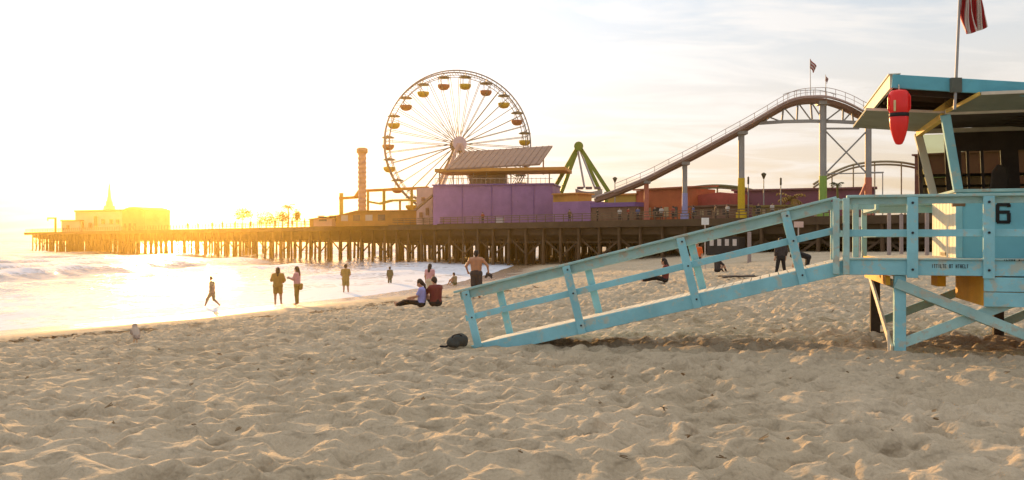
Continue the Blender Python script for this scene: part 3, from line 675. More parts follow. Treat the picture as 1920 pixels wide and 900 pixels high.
    mb = MB(); solid(mb, hp, cell * .8, .03, cut); mb.build('hair', [hair], t)
    ax = unit(j['chest'] - j['pelvis'])
    if top is not None:
        g = .017
        pr = [(a, b, ra + g, rb + g) for a, b, ra, rb in tors]
        for s in 'lr':
            if sleeves > 0: pr.append((j['sh' + s], lerp(j['sh' + s], j['el' + s], min(1, sleeves)), .056 * B + g, .05 * B + g))
            if sleeves > 1: pr.append((j['el' + s], lerp(j['el' + s], j['wr' + s], sleeves - 1), .046 + g, .034 + g))
        mb = MB(); solid(mb, pr, cell, .03, [(tuple(-ax), tuple(j['pelvis'] + ax * hem)), (tuple(up), tuple(j['neck'] + up * .01))]); mb.build('top', [top], t)
    if bottom is not None:
        g = .013 if leg > .9 else .022
        pr = [(j['hil'], j['hir'], .108 * B + g, .108 * B + g), (lerp(j['hil'], j['pelvis'], .35), lerp(j['pelvis'], j['chest'], .3), .105 * B + g, .10 * B + g), (lerp(j['hir'], j['pelvis'], .35), lerp(j['pelvis'], j['chest'], .3), .105 * B + g, .10 * B + g)]
        for s in 'lr':
            pr.append((j['hi' + s], lerp(j['hi' + s], j['kn' + s], min(1, leg * 2)), .09 * B + g, .062 * B + g + (.015 if leg < .6 else 0)))
            if leg > .5: pr.append((j['kn' + s], lerp(j['kn' + s], j['an' + s], leg * 2 - 1), .06 + g, .04 + g))
        mb = MB(); solid(mb, pr, cell, .03, [(tuple(ax), tuple(j['pelvis'] + ax * (.10)))]); mb.build('shorts' if leg < .6 else 'trousers', [bottom], t)
    return t
def ground(px, d, dz=0):
    x = (px - 960) / F * d; return Vector((x, d, float(terrain(x, d)) + dz))
def foot(px, y, hpx, full=1.74, sink=0):
    """ground spot that shows at this height in the picture, and the scale that gives the figure its size"""
    for d in np.arange(8, 130, .05):
        g = ground(px, d)
        if EYE - (y - 450) / F * d <= g.z: break
    return g, min(1.2, max(.8, hpx * d / F / full))
C_tan, C_gold, C_pink, C_dk, C_lilac, C_maroon, C_orange, C_olive, C_black = (cmat(a, c) for a, c in (('tan_cloth', (.33, .24, .14)), ('mustard_cloth', (.36, .22, .06)), ('pink_cloth', (.62, .32, .33)), ('charcoal_cloth', (.05, .04, .04)), ('lilac_cloth', (.30, .30, .62)),
    ('maroon_cloth', (.16, .03, .025)), ('orange_cloth', (.72, .14, .03)), ('olive_cloth', (.16, .13, .06)), ('black_cloth', (.018, .016, .018))))
walk = J(head=(0, .07, 1.60), neck=(0, .03, 1.46), chest=(0, .02, 1.33), pelvis=(0, 0, .91), hil=(-.09, 0, .88), hir=(.09, 0, .88), shl=(-.18, .02, 1.40), shr=(.18, .02, 1.40),
         knl=(-.09, .23, .50), anl=(-.10, .36, .11), tol=(-.11, .50, .09), knr=(.09, -.06, .47), anr=(.10, -.38, .16), tor=(.10, -.30, .04),
         ell=(-.24, -.14, 1.15), wrl=(-.24, -.10, .91), hal=(-.24, -.08, .83), elr=(.24, .10, 1.14), wrr=(.23, .22, .93), har=(.23, .26, .86))
g0_, k0_ = foot(398, 578, 60, 1.72)
person(walk, g0_, R(90), 'person striding along the wet sand in tan clothes, nearest the surf', C_tan, C_tan, leg=.62, scale=k0_, hem=-.06)
stand2 = J(shl=(-.2, 0, 1.43), shr=(.2, 0, 1.43), ell=(-.29, .0, 1.17), wrl=(-.22, .17, 1.16), hal=(-.16, .23, 1.17), elr=(.30, -.02, 1.17), wrr=(.24, .14, 1.05), har=(.18, .2, 1.06), knl=(-.12, .02, .48), anl=(-.12, 0, .08), tol=(-.14, .14, .03), knr=(.13, .02, .48), anr=(.15, 0, .08), tor=(.18, .14, .03))
g1_, k1_ = foot(521, 572, 80, 1.75)
person(stand2, g1_, R(12), 'long-haired person in loose mustard jacket with bare legs, back turned', C_gold, C_gold, hairstyle='long', leg=.36, sleeves=1.7, hem=-.12, bulk=1.2, scale=k1_)
hold = J(ell=(-.22, .10, 1.17), wrl=(-.12, .33, 1.22), hal=(-.08, .40, 1.24), elr=(.22, .10, 1.17), wrr=(.10, .33, 1.22), har=(.05, .40, 1.24), knl=(-.07, .02, .48), knr=(.07, .02, .48), anl=(-.07, 0, .08), anr=(.08, 0, .08), tol=(-.08, .13, .03), tor=(.09, .13, .03))
g2_, k2_ = foot(557, 572, 78, 1.75)
p3 = person(hold, g2_, R(80), 'person in pink top and long trousers holding up a phone, satchel on hip', C_pink, C_gold, hairstyle='long', leg=.95, sleeves=.8, scale=k2_)
tag(MB().box((-.07 * k2_, .43 * k2_, 1.20 * k2_), (.06 * k2_, .445 * k2_, 1.30 * k2_)).build('phone', [BLACK], None, loc=p3.location, rz=R(80)), 'dark phone held up by the person in pink top', 'phone')
sb = MB(); solid(sb, [((.02, -.22, .93), (.05, -.24, 1.12), .10, .085), ((-.04, -.22, .93), (-.02, -.24, 1.10), .10, .085)], .025)
tag(sb.build('satchel', [C_gold], None, loc=p3.location, rz=R(80)), 'mustard satchel on the hip of the person in pink', 'bag')
g3_, k3_ = foot(648, 552, 56, 1.75)
person(J(ell=(-.27, .04, 1.17), elr=(.27, .04, 1.17), wrl=(-.17, .18, 1.02), hal=(-.12, .2, .98), wrr=(.17, .18, 1.02), har=(.12, .2, .98), knr=(.13, .02, .48), anr=(.16, -.02, .08), tor=(.19, .1, .03)),
       g3_, R(8), 'person standing alone by the water in mustard top and shorts', C_gold, C_gold, leg=.4, scale=k3_, bulk=1.08)
# the seated pair
sit_l = J(head=(0, .05, .80), neck=(0, 0, .66), chest=(0, -.04, .52), pelvis=(0, -.02, .13), hil=(-.09, 0, .12), hir=(.09, 0, .12), shl=(-.17, -.02, .60), shr=(.17, -.02, .60),
          knl=(-.09, .42, .26), anl=(-.09, .84, .07), tol=(-.1, .90, .17), knr=(.09, .38, .16), anr=(.10, .80, .06), tor=(.12, .88, .15), ell=(-.22, .1, .38), wrl=(-.14, .32, .34), hal=(-.12, .4, .32), elr=(.22, .08, .38), wrr=(.14, .30, .30), har=(.12, .38, .26))
gp = foot(790, 577, 60)[0]; gp.z += .02
person(sit_l, gp, R(82), 'seated person in lilac top with dark ponytail and black trousers stretched out towards the sea', C_lilac, C_black, hairstyle='tail', leg=.97, sleeves=.7, cell=.02)
sit_r = J(head=(0, .10, .84), neck=(0, .04, .70), chest=(0, -.01, .55), pelvis=(0, -.02, .13), hil=(-.10, 0, .12), hir=(.10, 0, .12), shl=(-.19, .02, .63), shr=(.19, .02, .63),
          knl=(-.20, .35, .38), anl=(-.14, .55, .07), tol=(-.15, .68, .04), knr=(.2, .35, .38), anr=(.14, .55, .07), tor=(.15, .68, .04), ell=(-.27, .2, .45), wrl=(-.15, .4, .42), hal=(-.08, .44, .42), elr=(.27, .2, .45), wrr=(.15, .4, .42), har=(.08, .44, .42))
gp = foot(817, 575, 60)[0]; gp.z += .02
person(sit_r, gp, R(35), 'seated person in dark maroon shirt hugging knees beside the one in lilac', C_maroon, C_black, leg=.97, sleeves=1.9, cell=.02, bulk=1.12)
# bare-backed man
bare = J(shl=(-.215, 0, 1.44), shr=(.215, 0, 1.44), ell=(-.37, -.06, 1.20), wrl=(-.33, .10, 1.00), hal=(-.30, .15, .94), elr=(.42, -.04, 1.21), wrr=(.44, .06, .99), har=(.43, .10, .92), knl=(-.11, .03, .48), anl=(-.10, -.02, .08), knr=(.12, .03, .48), anr=(.11, -.02, .08))
gp = foot(893, 560, 107)[0]; pm = person(bare, gp, R(-4), 'bare-backed man in dark shorts beyond the foot of the ramp, arms held out', None, C_dk, leg=.46, skin=SKIN2, cell=.02, bulk=1.15, scale=1.14)
tw = MB(); solid(tw, [((.40, .12, .92), (.52, .12, .86), .055, .06), ((.42, .12, .90), (.34, .13, .80), .05, .05), ((.52, .12, .86), (.56, .10, .76), .055, .03)], .02)
_tw = tw.build('towel', [C_dk], None, loc=gp, rz=R(-4)); _tw.scale = (1.14,) * 3
tag(_tw, 'dark bundled towel hanging from hand of the bare-backed man', 'towel')
person(sit_r, foot(853, 534, 34)[0], R(60), 'small seated person hugging knees by the water, left of the bare-backed man', C_tan, C_olive, leg=.45, sleeves=.5, skin=SKIN2)
person(J(), ground(806, 44), R(-20), 'person with long dark hair in pink top and pale shorts standing behind the seated pair', C_pink, cmat('pale_cloth', (.6, .5, .36)), hairstyle='long', leg=.5, scale=.98)
# wading figure, waist deep
wx = (731 - 960) / F * 76; person(J(), Vector((wx, 76, WATER - .35)), R(30), 'person in dark wetsuit wading waist deep in the surf', C_olive, C_olive, leg=.95, sleeves=1.9)
# right-hand part of the beach
gp = ground(1247, 38); gp.z += .02
person(sit_l, gp, R(75), 'seated person in dark brown top with black trousers stretched out, seen through the ramp railing', C_maroon, C_black, leg=.97, sleeves=1.8, scale=1.12, hairstyle='long')
person(J(), ground(1307, 45), R(150), 'person standing in bright orange shirt behind the ramp railing', C_orange, C_dk, leg=.45, sleeves=.8)
person(J(knl=(-.16, .02, .48), anl=(-.24, 0, .08), tol=(-.26, .13, .03), knr=(.16, .02, .48), anr=(.24, 0, .08), tor=(.26, .13, .03)), ground(1464, 39), R(10), 'person in charcoal clothes standing with feet apart behind the upper ramp', C_dk, C_black, leg=.97, sleeves=1.8)
bend = J(head=(0, .62, .95), neck=(0, .50, 1.0), chest=(0, .36, 1.02), pelvis=(0, -.04, .90), hil=(-.09, -.03, .87), hir=(.09, -.03, .87), shl=(-.18, .42, 1.02), shr=(.18, .42, 1.02), ell=(-.2, .50, .76), wrl=(-.16, .60, .55), hal=(-.15, .63, .47), elr=(.2, .50, .76), wrr=(.16, .60, .55), har=(.15, .63, .47), face=(0, .6, -.8))
person(bend, ground(1514, 40), R(82), 'person in black stooping forward with arms reaching down to the sand', C_black, C_black, leg=.97, sleeves=1.8)
person(sit_r, ground(1345, 52), R(-60), 'small seated person in dark clothes far off near the pier, beside a striped booth', C_dk, C_black, leg=.97, sleeves=1.6, cell=.03)
# dark blanket spread on the sand
bl = MB(); gb = ground(1384, 40.5); nxb, nyb = 26, 14
vs = []
for jn in range(nyb + 1):
    for i in range(nxb + 1):
        x = -.75 + 1.5 * i / nxb; y = -.55 + 1.1 * jn / nyb; x2 = x + .06 * math.sin(7 * y); y2 = y + .05 * math.sin(5 * x)
        vs.append((gb.x + x2, gb.y + y2, float(terrain(gb.x + x2, gb.y + y2)) + .07 + .09 * float(fbm(np.array(x * 3 + 40), np.array(y * 3 + 9), 3)) ))
bl.add(vs, [(jn * (nxb + 1) + i, jn * (nxb + 1) + i + 1, (jn + 1) * (nxb + 1) + i + 1, (jn + 1) * (nxb + 1) + i) for jn in range(nyb) for i in range(nxb)], 0, True)
bo = bl.build('blanket', [cmat('dark_blanket', (.06, .045, .035))]); bo.modifiers.new('t', 'SOLIDIFY').thickness = .05
tag(bo, 'dark rumpled blanket spread on the sand, seen below the ramp mid rail', 'blanket')
# bag at the foot of the ramp
bg = ground(856, 14.55); bt = thing('duffel_bag', 'dark grey duffel bag dumped on the sand at the foot of the ramp', 'bag', bg, R(15), local=True)
mb = MB(); solid(mb, [((-.10, 0, .10), (.12, .02, .13), .105, .12), ((-.05, .05, .17), (.10, .06, .19), .07, .08), ((-.14, -.03, .06), (-.02, -.08, .05), .05, .06), ((.16, .0, .06), (.18, .05, .16), .06, .05)], .016, .03)
bt.scale = (.82, .82, .82); mb.build('bag_body', [mat('grey_bag_cloth', (.05, .055, .05), .75, .3, 8, .5)], bt)
mb = MB(); mb.path([Vector((-.12, -.04, .17)), Vector((-.06, -.07, .25)), Vector((.04, -.07, .265)), Vector((.11, -.04, .21))], .012, 6); mb.build('bag_handle', [C_black], bt); mb = MB(); mb.path([Vector((-.16, -.03, .05)), Vector((-.23, -.06, .02)), Vector((-.30, -.05, .025)), Vector((-.33, .0, .02))], .022, 6); mb.build('bag_strap', [C_black], bt)
# gulls
def gull(loc, rz, label, s=1.0, wings=False):
    t = thing('seagull', label, 'seagull', loc, rz, local=True); t.scale = (s,) * 3
    mb = MB(); h = 0 if wings else .07
    bp0 = [((0, -.10, h + .07), (0, .07, h + .10), .05, .065), ((0, .07, h + .11), (0, .13, h + .19), .05, .035), ((0, .13, h + .20), (0, .15, h + .21), .037, .03), ((0, -.10, h + .07), (0, -.24, h + .06), .03, .012)] if wings else [
        ((0, -.07, h + .08), (0, .03, h + .15), .072, .078), ((0, .03, h + .17), (0, .06, h + .25), .055, .038), ((0, .06, h + .27), (0, .075, h + .275), .042, .036), ((0, -.07, h + .08), (0, -.19, h + .03), .04, .015)]
    solid(mb, bp0, .012, .03); mb.build('body', [cmat('gull_white', (.42, .34, .28))], t)
    w = MB()
    for q in (-1, 1):
        if wings: w.prism([(q * .03, .06, h + .10), (q * .22, .10, h + .19), (q * .52, -.04, h + .15), (q * .22, -.02, h + .18), (q * .03, -.06, h + .10)], (0, 0, .012))
        else: solid(w, [((q * .046, .02, h + .14), (q * .018, -.19, h + .04), .05, .02)], .012)
    w.build('wings', [cmat('gull_grey', (.27, .20, .16))], t)
    (MB().tube((0, .17, h + .20), (0, .235, h + .19), .012, .004) if wings else MB().tube((0, .10, h + .275), (0, .165, h + .262), .012, .004)).build('beak', [cmat('gull_beak', (.7, .4, .05))], t)
    if not wings:
        l = MB()
        for q in (-1, 1): l.tube((q * .025, 0, 0), (q * .025, 0, h + .04), .007).prism([(q * .025 - .02, .05, 0), (q * .025 + .02, .05, 0), (q * .025, -.01, 0)], (0, 0, .008))
        l.build('legs', [cmat('gull_leg', (.5, .25, .1))], t)
    return t
gull(foot(254, 644, 30)[0], R(35), 'grey and white seagull standing on the dry sand', 1.05)
gull(W(285, 512, 90), R(60), 'seagull gliding low over the surf with wings spread', 1.2, True)
# ------------------------------------------------------------------ pier
PW = mat('pier_timber', (.11, .065, .036), .85, .3, .8, .3); PW2 = mat('pier_beam', (.085, .052, .03), .85, .3, .6); PRAIL = mat('pier_rail', (.16, .105, .065), .8, .2, 1)
DECK = 4.05; E = Vector((.696, -.717, 0)).normalized(); NB = Vector((-E.y, E.x, 0)); PX0 = -158.0
def PF(s, back=0, z=0): 
    p = Vector((PX0, 128 - 1.03 * PX0, 0)) + E * s + NB * back; return Vector((p.x, p.y, z))
PLEN = 324
pier = thing('pier', 'long brown timber pier on rows of piles running from the beach far out to sea', 'pier', PF(190, 0, WATER), 0)
def width(s): return 26 if s < 44 else (10 if s < 172 else 62)
def strip(mb, s0, s1, b0, b1, z0, z1, m=0):
    q = [PF(s0, b0), PF(s1, b0), PF(s1, b1), PF(s0, b1)]
    mb.hexa([Vector((p.x, p.y, z0)) for p in q] + [Vector((p.x, p.y, z1)) for p in q], m)
mb = MB(); strip(mb, -6, 44, 0, 26, DECK - .25, DECK); strip(mb, 44.01, 172, 0, 10, DECK - .25, DECK); strip(mb, 172.01, PLEN, 0, 62, DECK - .25, DECK); deck_p = mb.build('pier_deck', [PW], pier)
mb = MB(); strip(mb, -6, PLEN, -.18, -.02, DECK - .75, DECK + .12); mb.build('pier_fascia', [PW2], pier)
def low(p): return min(float(terrain(p.x, p.y)), WATER) - .6 if terrain(p.x, p.y) < -1 else float(terrain(p.x, p.y)) - .5
rp_ = random.Random(5)
for k in range(95):
    s = 1.5 + k * 3.4; p = PF(s, .35 + rp_.uniform(-.08, .08)); lean = rp_.uniform(-.12, .12)
    MB().tube((p.x + lean, p.y, low(p)), (p.x, p.y, DECK - .3), .24, .2, 8).build('piling', [PW], pier)
mb = MB()
for k in range(95):
    s = 1.5 + k * 3.4; w = width(s); b = 2.6 if w < 30 else 4.2
    while b < w:
        p = PF(s + rp_.uniform(-1.3, 1.3), b + rp_.uniform(-.8, .8)); mb.tube((p.x + rp_.uniform(-.2, .2), p.y, low(p)), (p.x, p.y, DECK - .3), .25, .21, 6, caps=False)
        b += (2.6 if w < 30 else 4.2) if b < 20 else 6.5
tag(mb.build('rear_pilings', [PW], pier), kind='stuff')
mb = MB()
for k in range(95):
    s = 1.5 + k * 3.4; strip(mb, s - .16, s + .16, .1, width(s) - .2, DECK - .72, DECK - .252)
    if k < 94:
        a, b = (.7, 3.0) if k % 2 else (3.0, .7); mb.beam(PF(s, .62, a - 1.2), PF(s + 3.4, .62, b - 1.2), .09, .26)
mb.build('cross_beams', [PW2], pier)
mb = MB()
for off, z0, z1 in ((.72, 2.35, 3.28), (2.2, 1.75, 2.9), (6.5, 1.5, 3.25), (1.2, 1.25, 1.5)): strip(mb, 0, PLEN if off > 1.5 else PLEN, off, off + .16, z0, z1)
for off, z0 in ((12, 1.0), (21, .6), (33, .6), (45, .3)): strip(mb, 172, PLEN, off, off + .2, z0, 3.2)
mb.build('stringers', [PW2], pier)
mb = MB()
for k in range(190): p = PF(.5 + k * 1.7, .1); mb.box((p.x - .05, p.y - .05, DECK), (p.x + .05, p.y + .05, DECK + 1.08))
for z in (.45, .76, 1.06): strip(mb, -5.5, PLEN, .06, .14, DECK + z, DECK + z + .10)
mb.build('pier_railing', [PRAIL], pier)
# storage shed on the sand under the pier with four pale panels
S = PF(268, -1.0); sh = thing('beach_booth', 'dark booth under the pier with four pale panels on its front', 'booth', (S.x, S.y, float(terrain(S.x, S.y)) - .2))
A, B = W(1325, 450, 101), W(1386, 450, 98.5); MB().block(A, B, 1.6, float(terrain(A.x, A.y)) - .2, 2.0).build('booth_wall', [mat('booth_dark', (.035, .03, .03), .8)], sh)
for k in range(4):
    f = .10 + k * .235; a = A.lerp(B, f); b = A.lerp(B, f + .12); e = (B - A).normalized(); n = Vector((e.y, -e.x, 0)) * .03
    mb = MB(); z0, z1 = 1.0, 1.75
    mb.hexa([Vector((p.x, p.y, z)) for z in (z0, z1) for p in (a + n, b + n, b, a)]); mb.build('booth_panel', [cmat('pale_panel', (.62, .52, .46))], sh)

# ------------------------------------------------------------------ pier-end buildings
WOODY = mat('pier_shed_boards', (.34, .20, .12), .75, .2, .4); PALEB = mat('pale_stucco', (.55, .42, .33), .8, .12, .3); ROOFB = mat('brown_roof', (.20, .12, .07), .8, .2, .5)
WIND = mat('dark_window', (.05, .04, .04), .2, .2, 2, spec=.5)
def place(px, d): x = (px - 960) / F * d; return Vector((x, d, 0))
def zt(y, d): return EYE + (450 - y) / F * d
hall = thing('pier_end_hall', 'broad pale hall with stepped roof and slim spire at the seaward end of the pier', 'building', (*place(190, 284).xy, DECK))
d = 284
MB().block(place(115, 280), place(150, 278), 12, DECK, zt(415, 280)).build('wall', [PALEB], hall); MB().block(place(141, 281), place(228, 271), 10, DECK, zt(397, 276)).build('wall', [PALEB], hall)
mb = MB(); mb.block(place(139, 280.6), place(229, 270.6), 11, zt(397, 276), zt(393.5, 276)); hr = mb.build('roof', [ROOFB], hall)
mb = MB(); mb.block(place(113, 279.6), place(151, 277.6), 13, zt(415, 280), zt(412.5, 280)); mb.build('roof', [ROOFB], hall)
for px, y0, y1 in ((150, 428, 416), (166, 428, 418), (176, 425, 405), (190, 420, 411), (205, 420, 411), (217, 420, 411), (124, 430, 422), (134, 430, 422)):
    dd = (280.2 - (px - 141) * .113 - .3) if px > 140 else 279.2; MB().block(place(px, dd), place(px + 6, dd - .1), .25, zt(y0, dd), zt(y1, dd)).build('window', [WIND], hall)
sp = place(205, 282); spm = MB()
for z0, z1, w0, w1 in ((zt(394, 282), zt(386, 282), 1.9, 1.7), (zt(386, 282), zt(377, 282), 1.2, 1.0), (zt(377, 282), zt(370, 282), .8, .6), (zt(370, 282), zt(346, 282), .55, .18)):
    spm.tube((sp.x, sp.y, z0), (sp.x, sp.y, z1), w0, w1, 8)
spm.tube((sp.x, sp.y, zt(346, 282)), (sp.x, sp.y, zt(334, 282)), .1, .05, 6); spm.build('spire', [PALEB], hr)
barn = thing('round_roofed_hall', 'tall hall with low rounded roof on the pier, right beside the sun glare', 'building', (*place(285, 265).xy, DECK))
A, B = place(229, 268), place(272, 263); e = (B - A).normalized(); n = Vector((-e.y, e.x, 0)); L_ = (B - A).length
pr = [A + Vector((0, 0, DECK))] + [A + e * (L_ * t) + Vector((0, 0, zt(396, 262) + 1.55 * math.sin(math.pi * (.12 + .76 * t)) - .4)) for t in np.linspace(0, 1, 14)] + [B + Vector((0, 0, DECK))]
MB().prism(pr, n * 9).build('wall', [WOODY], barn)
mb = MB(); pts = pr[1:-1]
for a, b in zip(pts[:-1], pts[1:]): mb.hexa([a - n * .4, b - n * .4, b + n * 9.4, a + n * 9.4] + [p + Vector((0, 0, .25)) for p in (a - n * .4, b - n * .4, b + n * 9.4, a + n * 9.4)])
mb.build('roof', [ROOFB], barn)
for k in range(3): MB().block(A + e * (.8 + k * 2.2) - n * .06, A + e * (1.9 + k * 2.2) - n * .06, .12, DECK + .3, DECK + 2.6).build('door', [WIND], barn)
# lamp arm at the pier end
lp = place(104, 289); la = thing('davit_crane', 'angular davit arm standing on the outermost end of the pier', 'davit', (*lp.xy, DECK))
MB().tube((lp.x, lp.y, DECK), (lp.x, lp.y, zt(409, 289)), .42, .35, 8).build('mast', [PW], la)
MB().beam((lp.x + .3, lp.y, zt(409, 289)), (lp.x - 2.6, lp.y, zt(409, 289)), .3, .45).beam((lp.x - 2.5, lp.y, zt(409, 289)), (lp.x - 2.5, lp.y, zt(414, 289)), .25, .25).build('arm', [PW], la)

# ------------------------------------------------------------------ trees and lamps on the pier
LEAF = mat('leaf_green', (.05, .07, .022), .7, .35, 1.2); TRUNK = mat('palm_trunk', (.16, .11, .07), .85, .25, 3)
def bush(px, d, h, w, label, seed):
    r = random.Random(seed); b = place(px, d); t = thing('pier_tree', label, 'tree', (b.x, b.y, DECK), group='trees on the pier deck', local=True)
    MB().tube((0, 0, 0), (.05, 0, h * .55), .11, .06, 7).tube((.03, 0, h * .4), (w * .25, .1, h * .75), .05, .03, 6).tube((.03, 0, h * .4), (-w * .25, -.1, h * .7), .05, .03, 6).build('trunk', [TRUNK], t)
    m = MB(); cl = [(r.gauss(0, w * .26), r.gauss(0, w * .26), h * .68 + r.gauss(0, h * .13), r.uniform(.22, .42) * w) for _ in range(7)]
    for _ in range(520):
        c = r.choice(cl); v = Vector((r.gauss(0, 1), r.gauss(0, 1), r.gauss(0, 1.4))).normalized() * c[3] * r.random() ** .4; p = Vector(c[:3]) + v
        a = Vector((r.gauss(0, 1), r.gauss(0, 1), r.gauss(0, 1))).normalized(); q = a.cross(Vector((.3, .5, .8))).normalized(); s = r.uniform(.12, .28)
        m.add([p - a * s, p + q * s * .5, p + a * s, p - q * s * .5], [(0, 1, 2, 3)])
    m.build('crown', [LEAF], t); return t
bush(455, 193, 4.6, 3.4, 'round-topped small tree on the pier nearest the sun glare', 1)
bush(500, 184, 3.2, 3.8, 'low wide bush on the pier right of the round-topped tree', 2); bush(529, 180, 3.0, 3.2, 'bushy shrub on the pier beside the thin tall palm', 3); bush(557, 177, 3.6, 1.9, 'narrow upright shrub on the pier left of the salmon kiosk', 4)
def palm(px, d, h, label, seed, base=DECK, fl=1.5, col=LEAF, trunkmat=TRUNK):
    r = random.Random(seed); b = place(px, d); t = thing('palm_tree', label, 'palm', (b.x, b.y, base), group='palms on the pier', local=True)
    m = MB(); pts = [Vector((.12 * math.sin(i * .5), 0, h * i / 6)) for i in range(7)]
    for i in range(6): m.tube(pts[i], pts[i + 1], .2 - .014 * i, .2 - .014 * (i + 1), 8)
    m.build('trunk', [trunkmat], t); c = MB(); top = pts[-1]
    for k in range(16):
        an = k * 2.399; el = r.uniform(-.2, .9); prev = top; dirv = Vector((math.cos(an) * math.cos(el), math.sin(an) * math.cos(el), math.sin(el)))
        sdv = Vector((-math.sin(an), math.cos(an), 0)); L = fl * r.uniform(.8, 1.15)
        for i in range(6):
            nx = prev + dirv * L / 6; dirv = (dirv + Vector((0, 0, -.26))).normalized(); wd = .2 * fl * math.sin(math.pi * (i + .7) / 6.6)
            for q in (-1, 1):
                for f in (0, .5):
                    p = prev.lerp(nx, f); c.add([p, p.lerp(nx, .6), p.lerp(nx, .9) + sdv * wd * q + Vector((0, 0, -.12 * fl)), p.lerp(nx, .5) + sdv * wd * .9 * q + Vector((0, 0, -.14 * fl))], [(0, 1, 2, 3)])
            prev = nx
    c.build('crown', [col], t); return t
palm(540, 190, 4.8, 'thin tall palm standing up out of the shrubs in the bright glare', 11, fl=1.5)
def lamp(px, d, ytop, label, head=True):
    b = place(px, d); t = thing('street_lamp', label, 'lamp post', (b.x, b.y, DECK)); z = zt(ytop, d)
    MB().tube((b.x, b.y, DECK), (b.x, b.y, z), .09, .06, 8).build('pole', [STEEL], t)
    (MB().lathe((b.x, b.y, z - .1), [(.08, 0), (.30, .5), (.36, .62), (.10, .80)], 10) if head else MB().lathe((b.x, b.y, z - 1.0), [(.05, 0), (.13, .1), (.13, .9), (.05, 1.0)], 8)).build('lamp_head', [mat('lamp_bronze', (.10, .09, .06), .6)], t)
lamp(1432, 112, 334, 'post lamp with flared bronze head in front of the long purple shed'); lamp(1403, 113, 331, 'slim lamp post without flare just right of the yellow coaster column', False); lamp(1464, 112, 333, 'slim lamp post left of the orange palm', False); lamp(1153, 126, 341, 'short lamp post at the foot of the coaster drop')

# ------------------------------------------------------------------ rides and stalls, left of the wheel
ORW = mat('orange_boards', (.46, .19, .045), .75, .2, .5); SALM = mat('salmon_boards', (.62, .30, .20), .75, .12, .5); YST = mat('yellow_steel', (.55, .38, .06), .5, .12, 1)
shd = thing('long_stall', 'long low orange-brown stall with sloping roof below the small yellow track', 'stall', (*place(690, 152).xy, DECK))
mb = MB(); A, B = place(580, 158), place(785, 146); e = (B - A).normalized(); n = Vector((-e.y, e.x, 0)); L_ = (B - A).length
prof = [(0, DECK), (0, zt(412, 158)), (.30, zt(404, 154)), (.46, zt(396, 152)), (1.0, zt(395, 146)), (1.0, DECK)]
mb.prism([A + e * (L_ * t) + Vector((0, 0, z)) for t, z in prof], n * 5); mb.build('wall', [ORW], shd)
mb = MB()
for (t0, z0), (t1, z1) in zip(prof[1:4], prof[2:5]):
    a, b = A + e * (L_ * t0) + Vector((0, 0, z0)), A + e * (L_ * t1) + Vector((0, 0, z1)); mb.hexa([a - n * .3, b - n * .3, b + n * 5.3, a + n * 5.3] + [p + Vector((0, 0, .14)) for p in (a - n * .3, b - n * .3, b + n * 5.3, a + n * 5.3)])
mb.build('roof', [mat('orange_roof', (.40, .20, .07), .7, .2, .5)], shd)
for k in range(6): MB().block(A + e * (2 + k * 2.7) - n * .05, A + e * (3.5 + k * 2.7) - n * .05, .1, DECK + .9, DECK + 1.9).build('hatch', [WIND if k % 2 else PALEB], shd)
ksk = thing('salmon_kiosk', 'small salmon pink kiosk at the left end of the orange stall', 'kiosk', (*place(605, 155).xy, DECK))
MB().block(place(588, 156), place(622, 154), 2.5, DECK, zt(411, 155)).build('wall', [SALM], ksk); MB().block(place(586, 155.7), place(624, 153.7), 3.2, zt(411, 155), zt(409.3, 155)).build('roof', [ORW], ksk); MB().block(place(598, 155.3), place(612, 154.5), .1, DECK + .9, DECK + 1.7).build('hatch', [WIND], ksk)
trk = thing('kiddie_coaster', 'small orange and yellow coaster track on posts left of the ferris wheel', 'small coaster', (*place(715, 162).xy, DECK))
d = 162
mb = MB(); pts = [W(638, 372, 164), W(668, 370, 163), W(676, 358, 162), W(720, 356, 160), W(760, 354, 158), W(803, 352, 157)]
mb.ribbon(pts, .9, .45); mb.build('track', [mat('orange_steel', (.62, .24, .03), .5, .12, 1)], trk)
mb = MB(); pts = [W(690, 378, 158), W(712, 382, 158), W(735, 376, 157), W(770, 375, 156), W(800, 380, 155)]; mb.ribbon(pts, .8, .35); mb.build('track', [YST], trk)
for px, yt, dd, w in ((640, 362, 164, .65), (720, 356, 160, .5), (772, 356, 158, .45), (690, 358, 161, .4), (750, 375, 157, .35)):
    a = place(px, dd); MB().box((a.x - w / 2, a.y - w / 2, DECK), (a.x + w / 2, a.y + w / 2, zt(yt, dd))).build('post', [YST], trk)
drt = thing('drop_tower', 'ribbed pink round ride tower with wide cap, left of the ferris wheel', 'ride tower', (*place(679, 158).xy, DECK))
a = place(679, 158); mb = MB(); z = DECK; zz = zt(292, 158); k = 0
while z < zz: mb.tube((a.x, a.y, z), (a.x, a.y, z + .42), .78 if k % 2 else .66, .66 if k % 2 else .78, 14); z += .42; k += 1
mb.build('column', [mat('pink_tower', (.52, .27, .19), .6, .12, 1)], drt)
MB().lathe((a.x, a.y, z), [(.8, 0), (1.0, .1), (1.0, .8), (.7, 1.0)], 14).build('cap', [mat('tower_cap', (.44, .22, .12), .6, .12, 1)], drt)

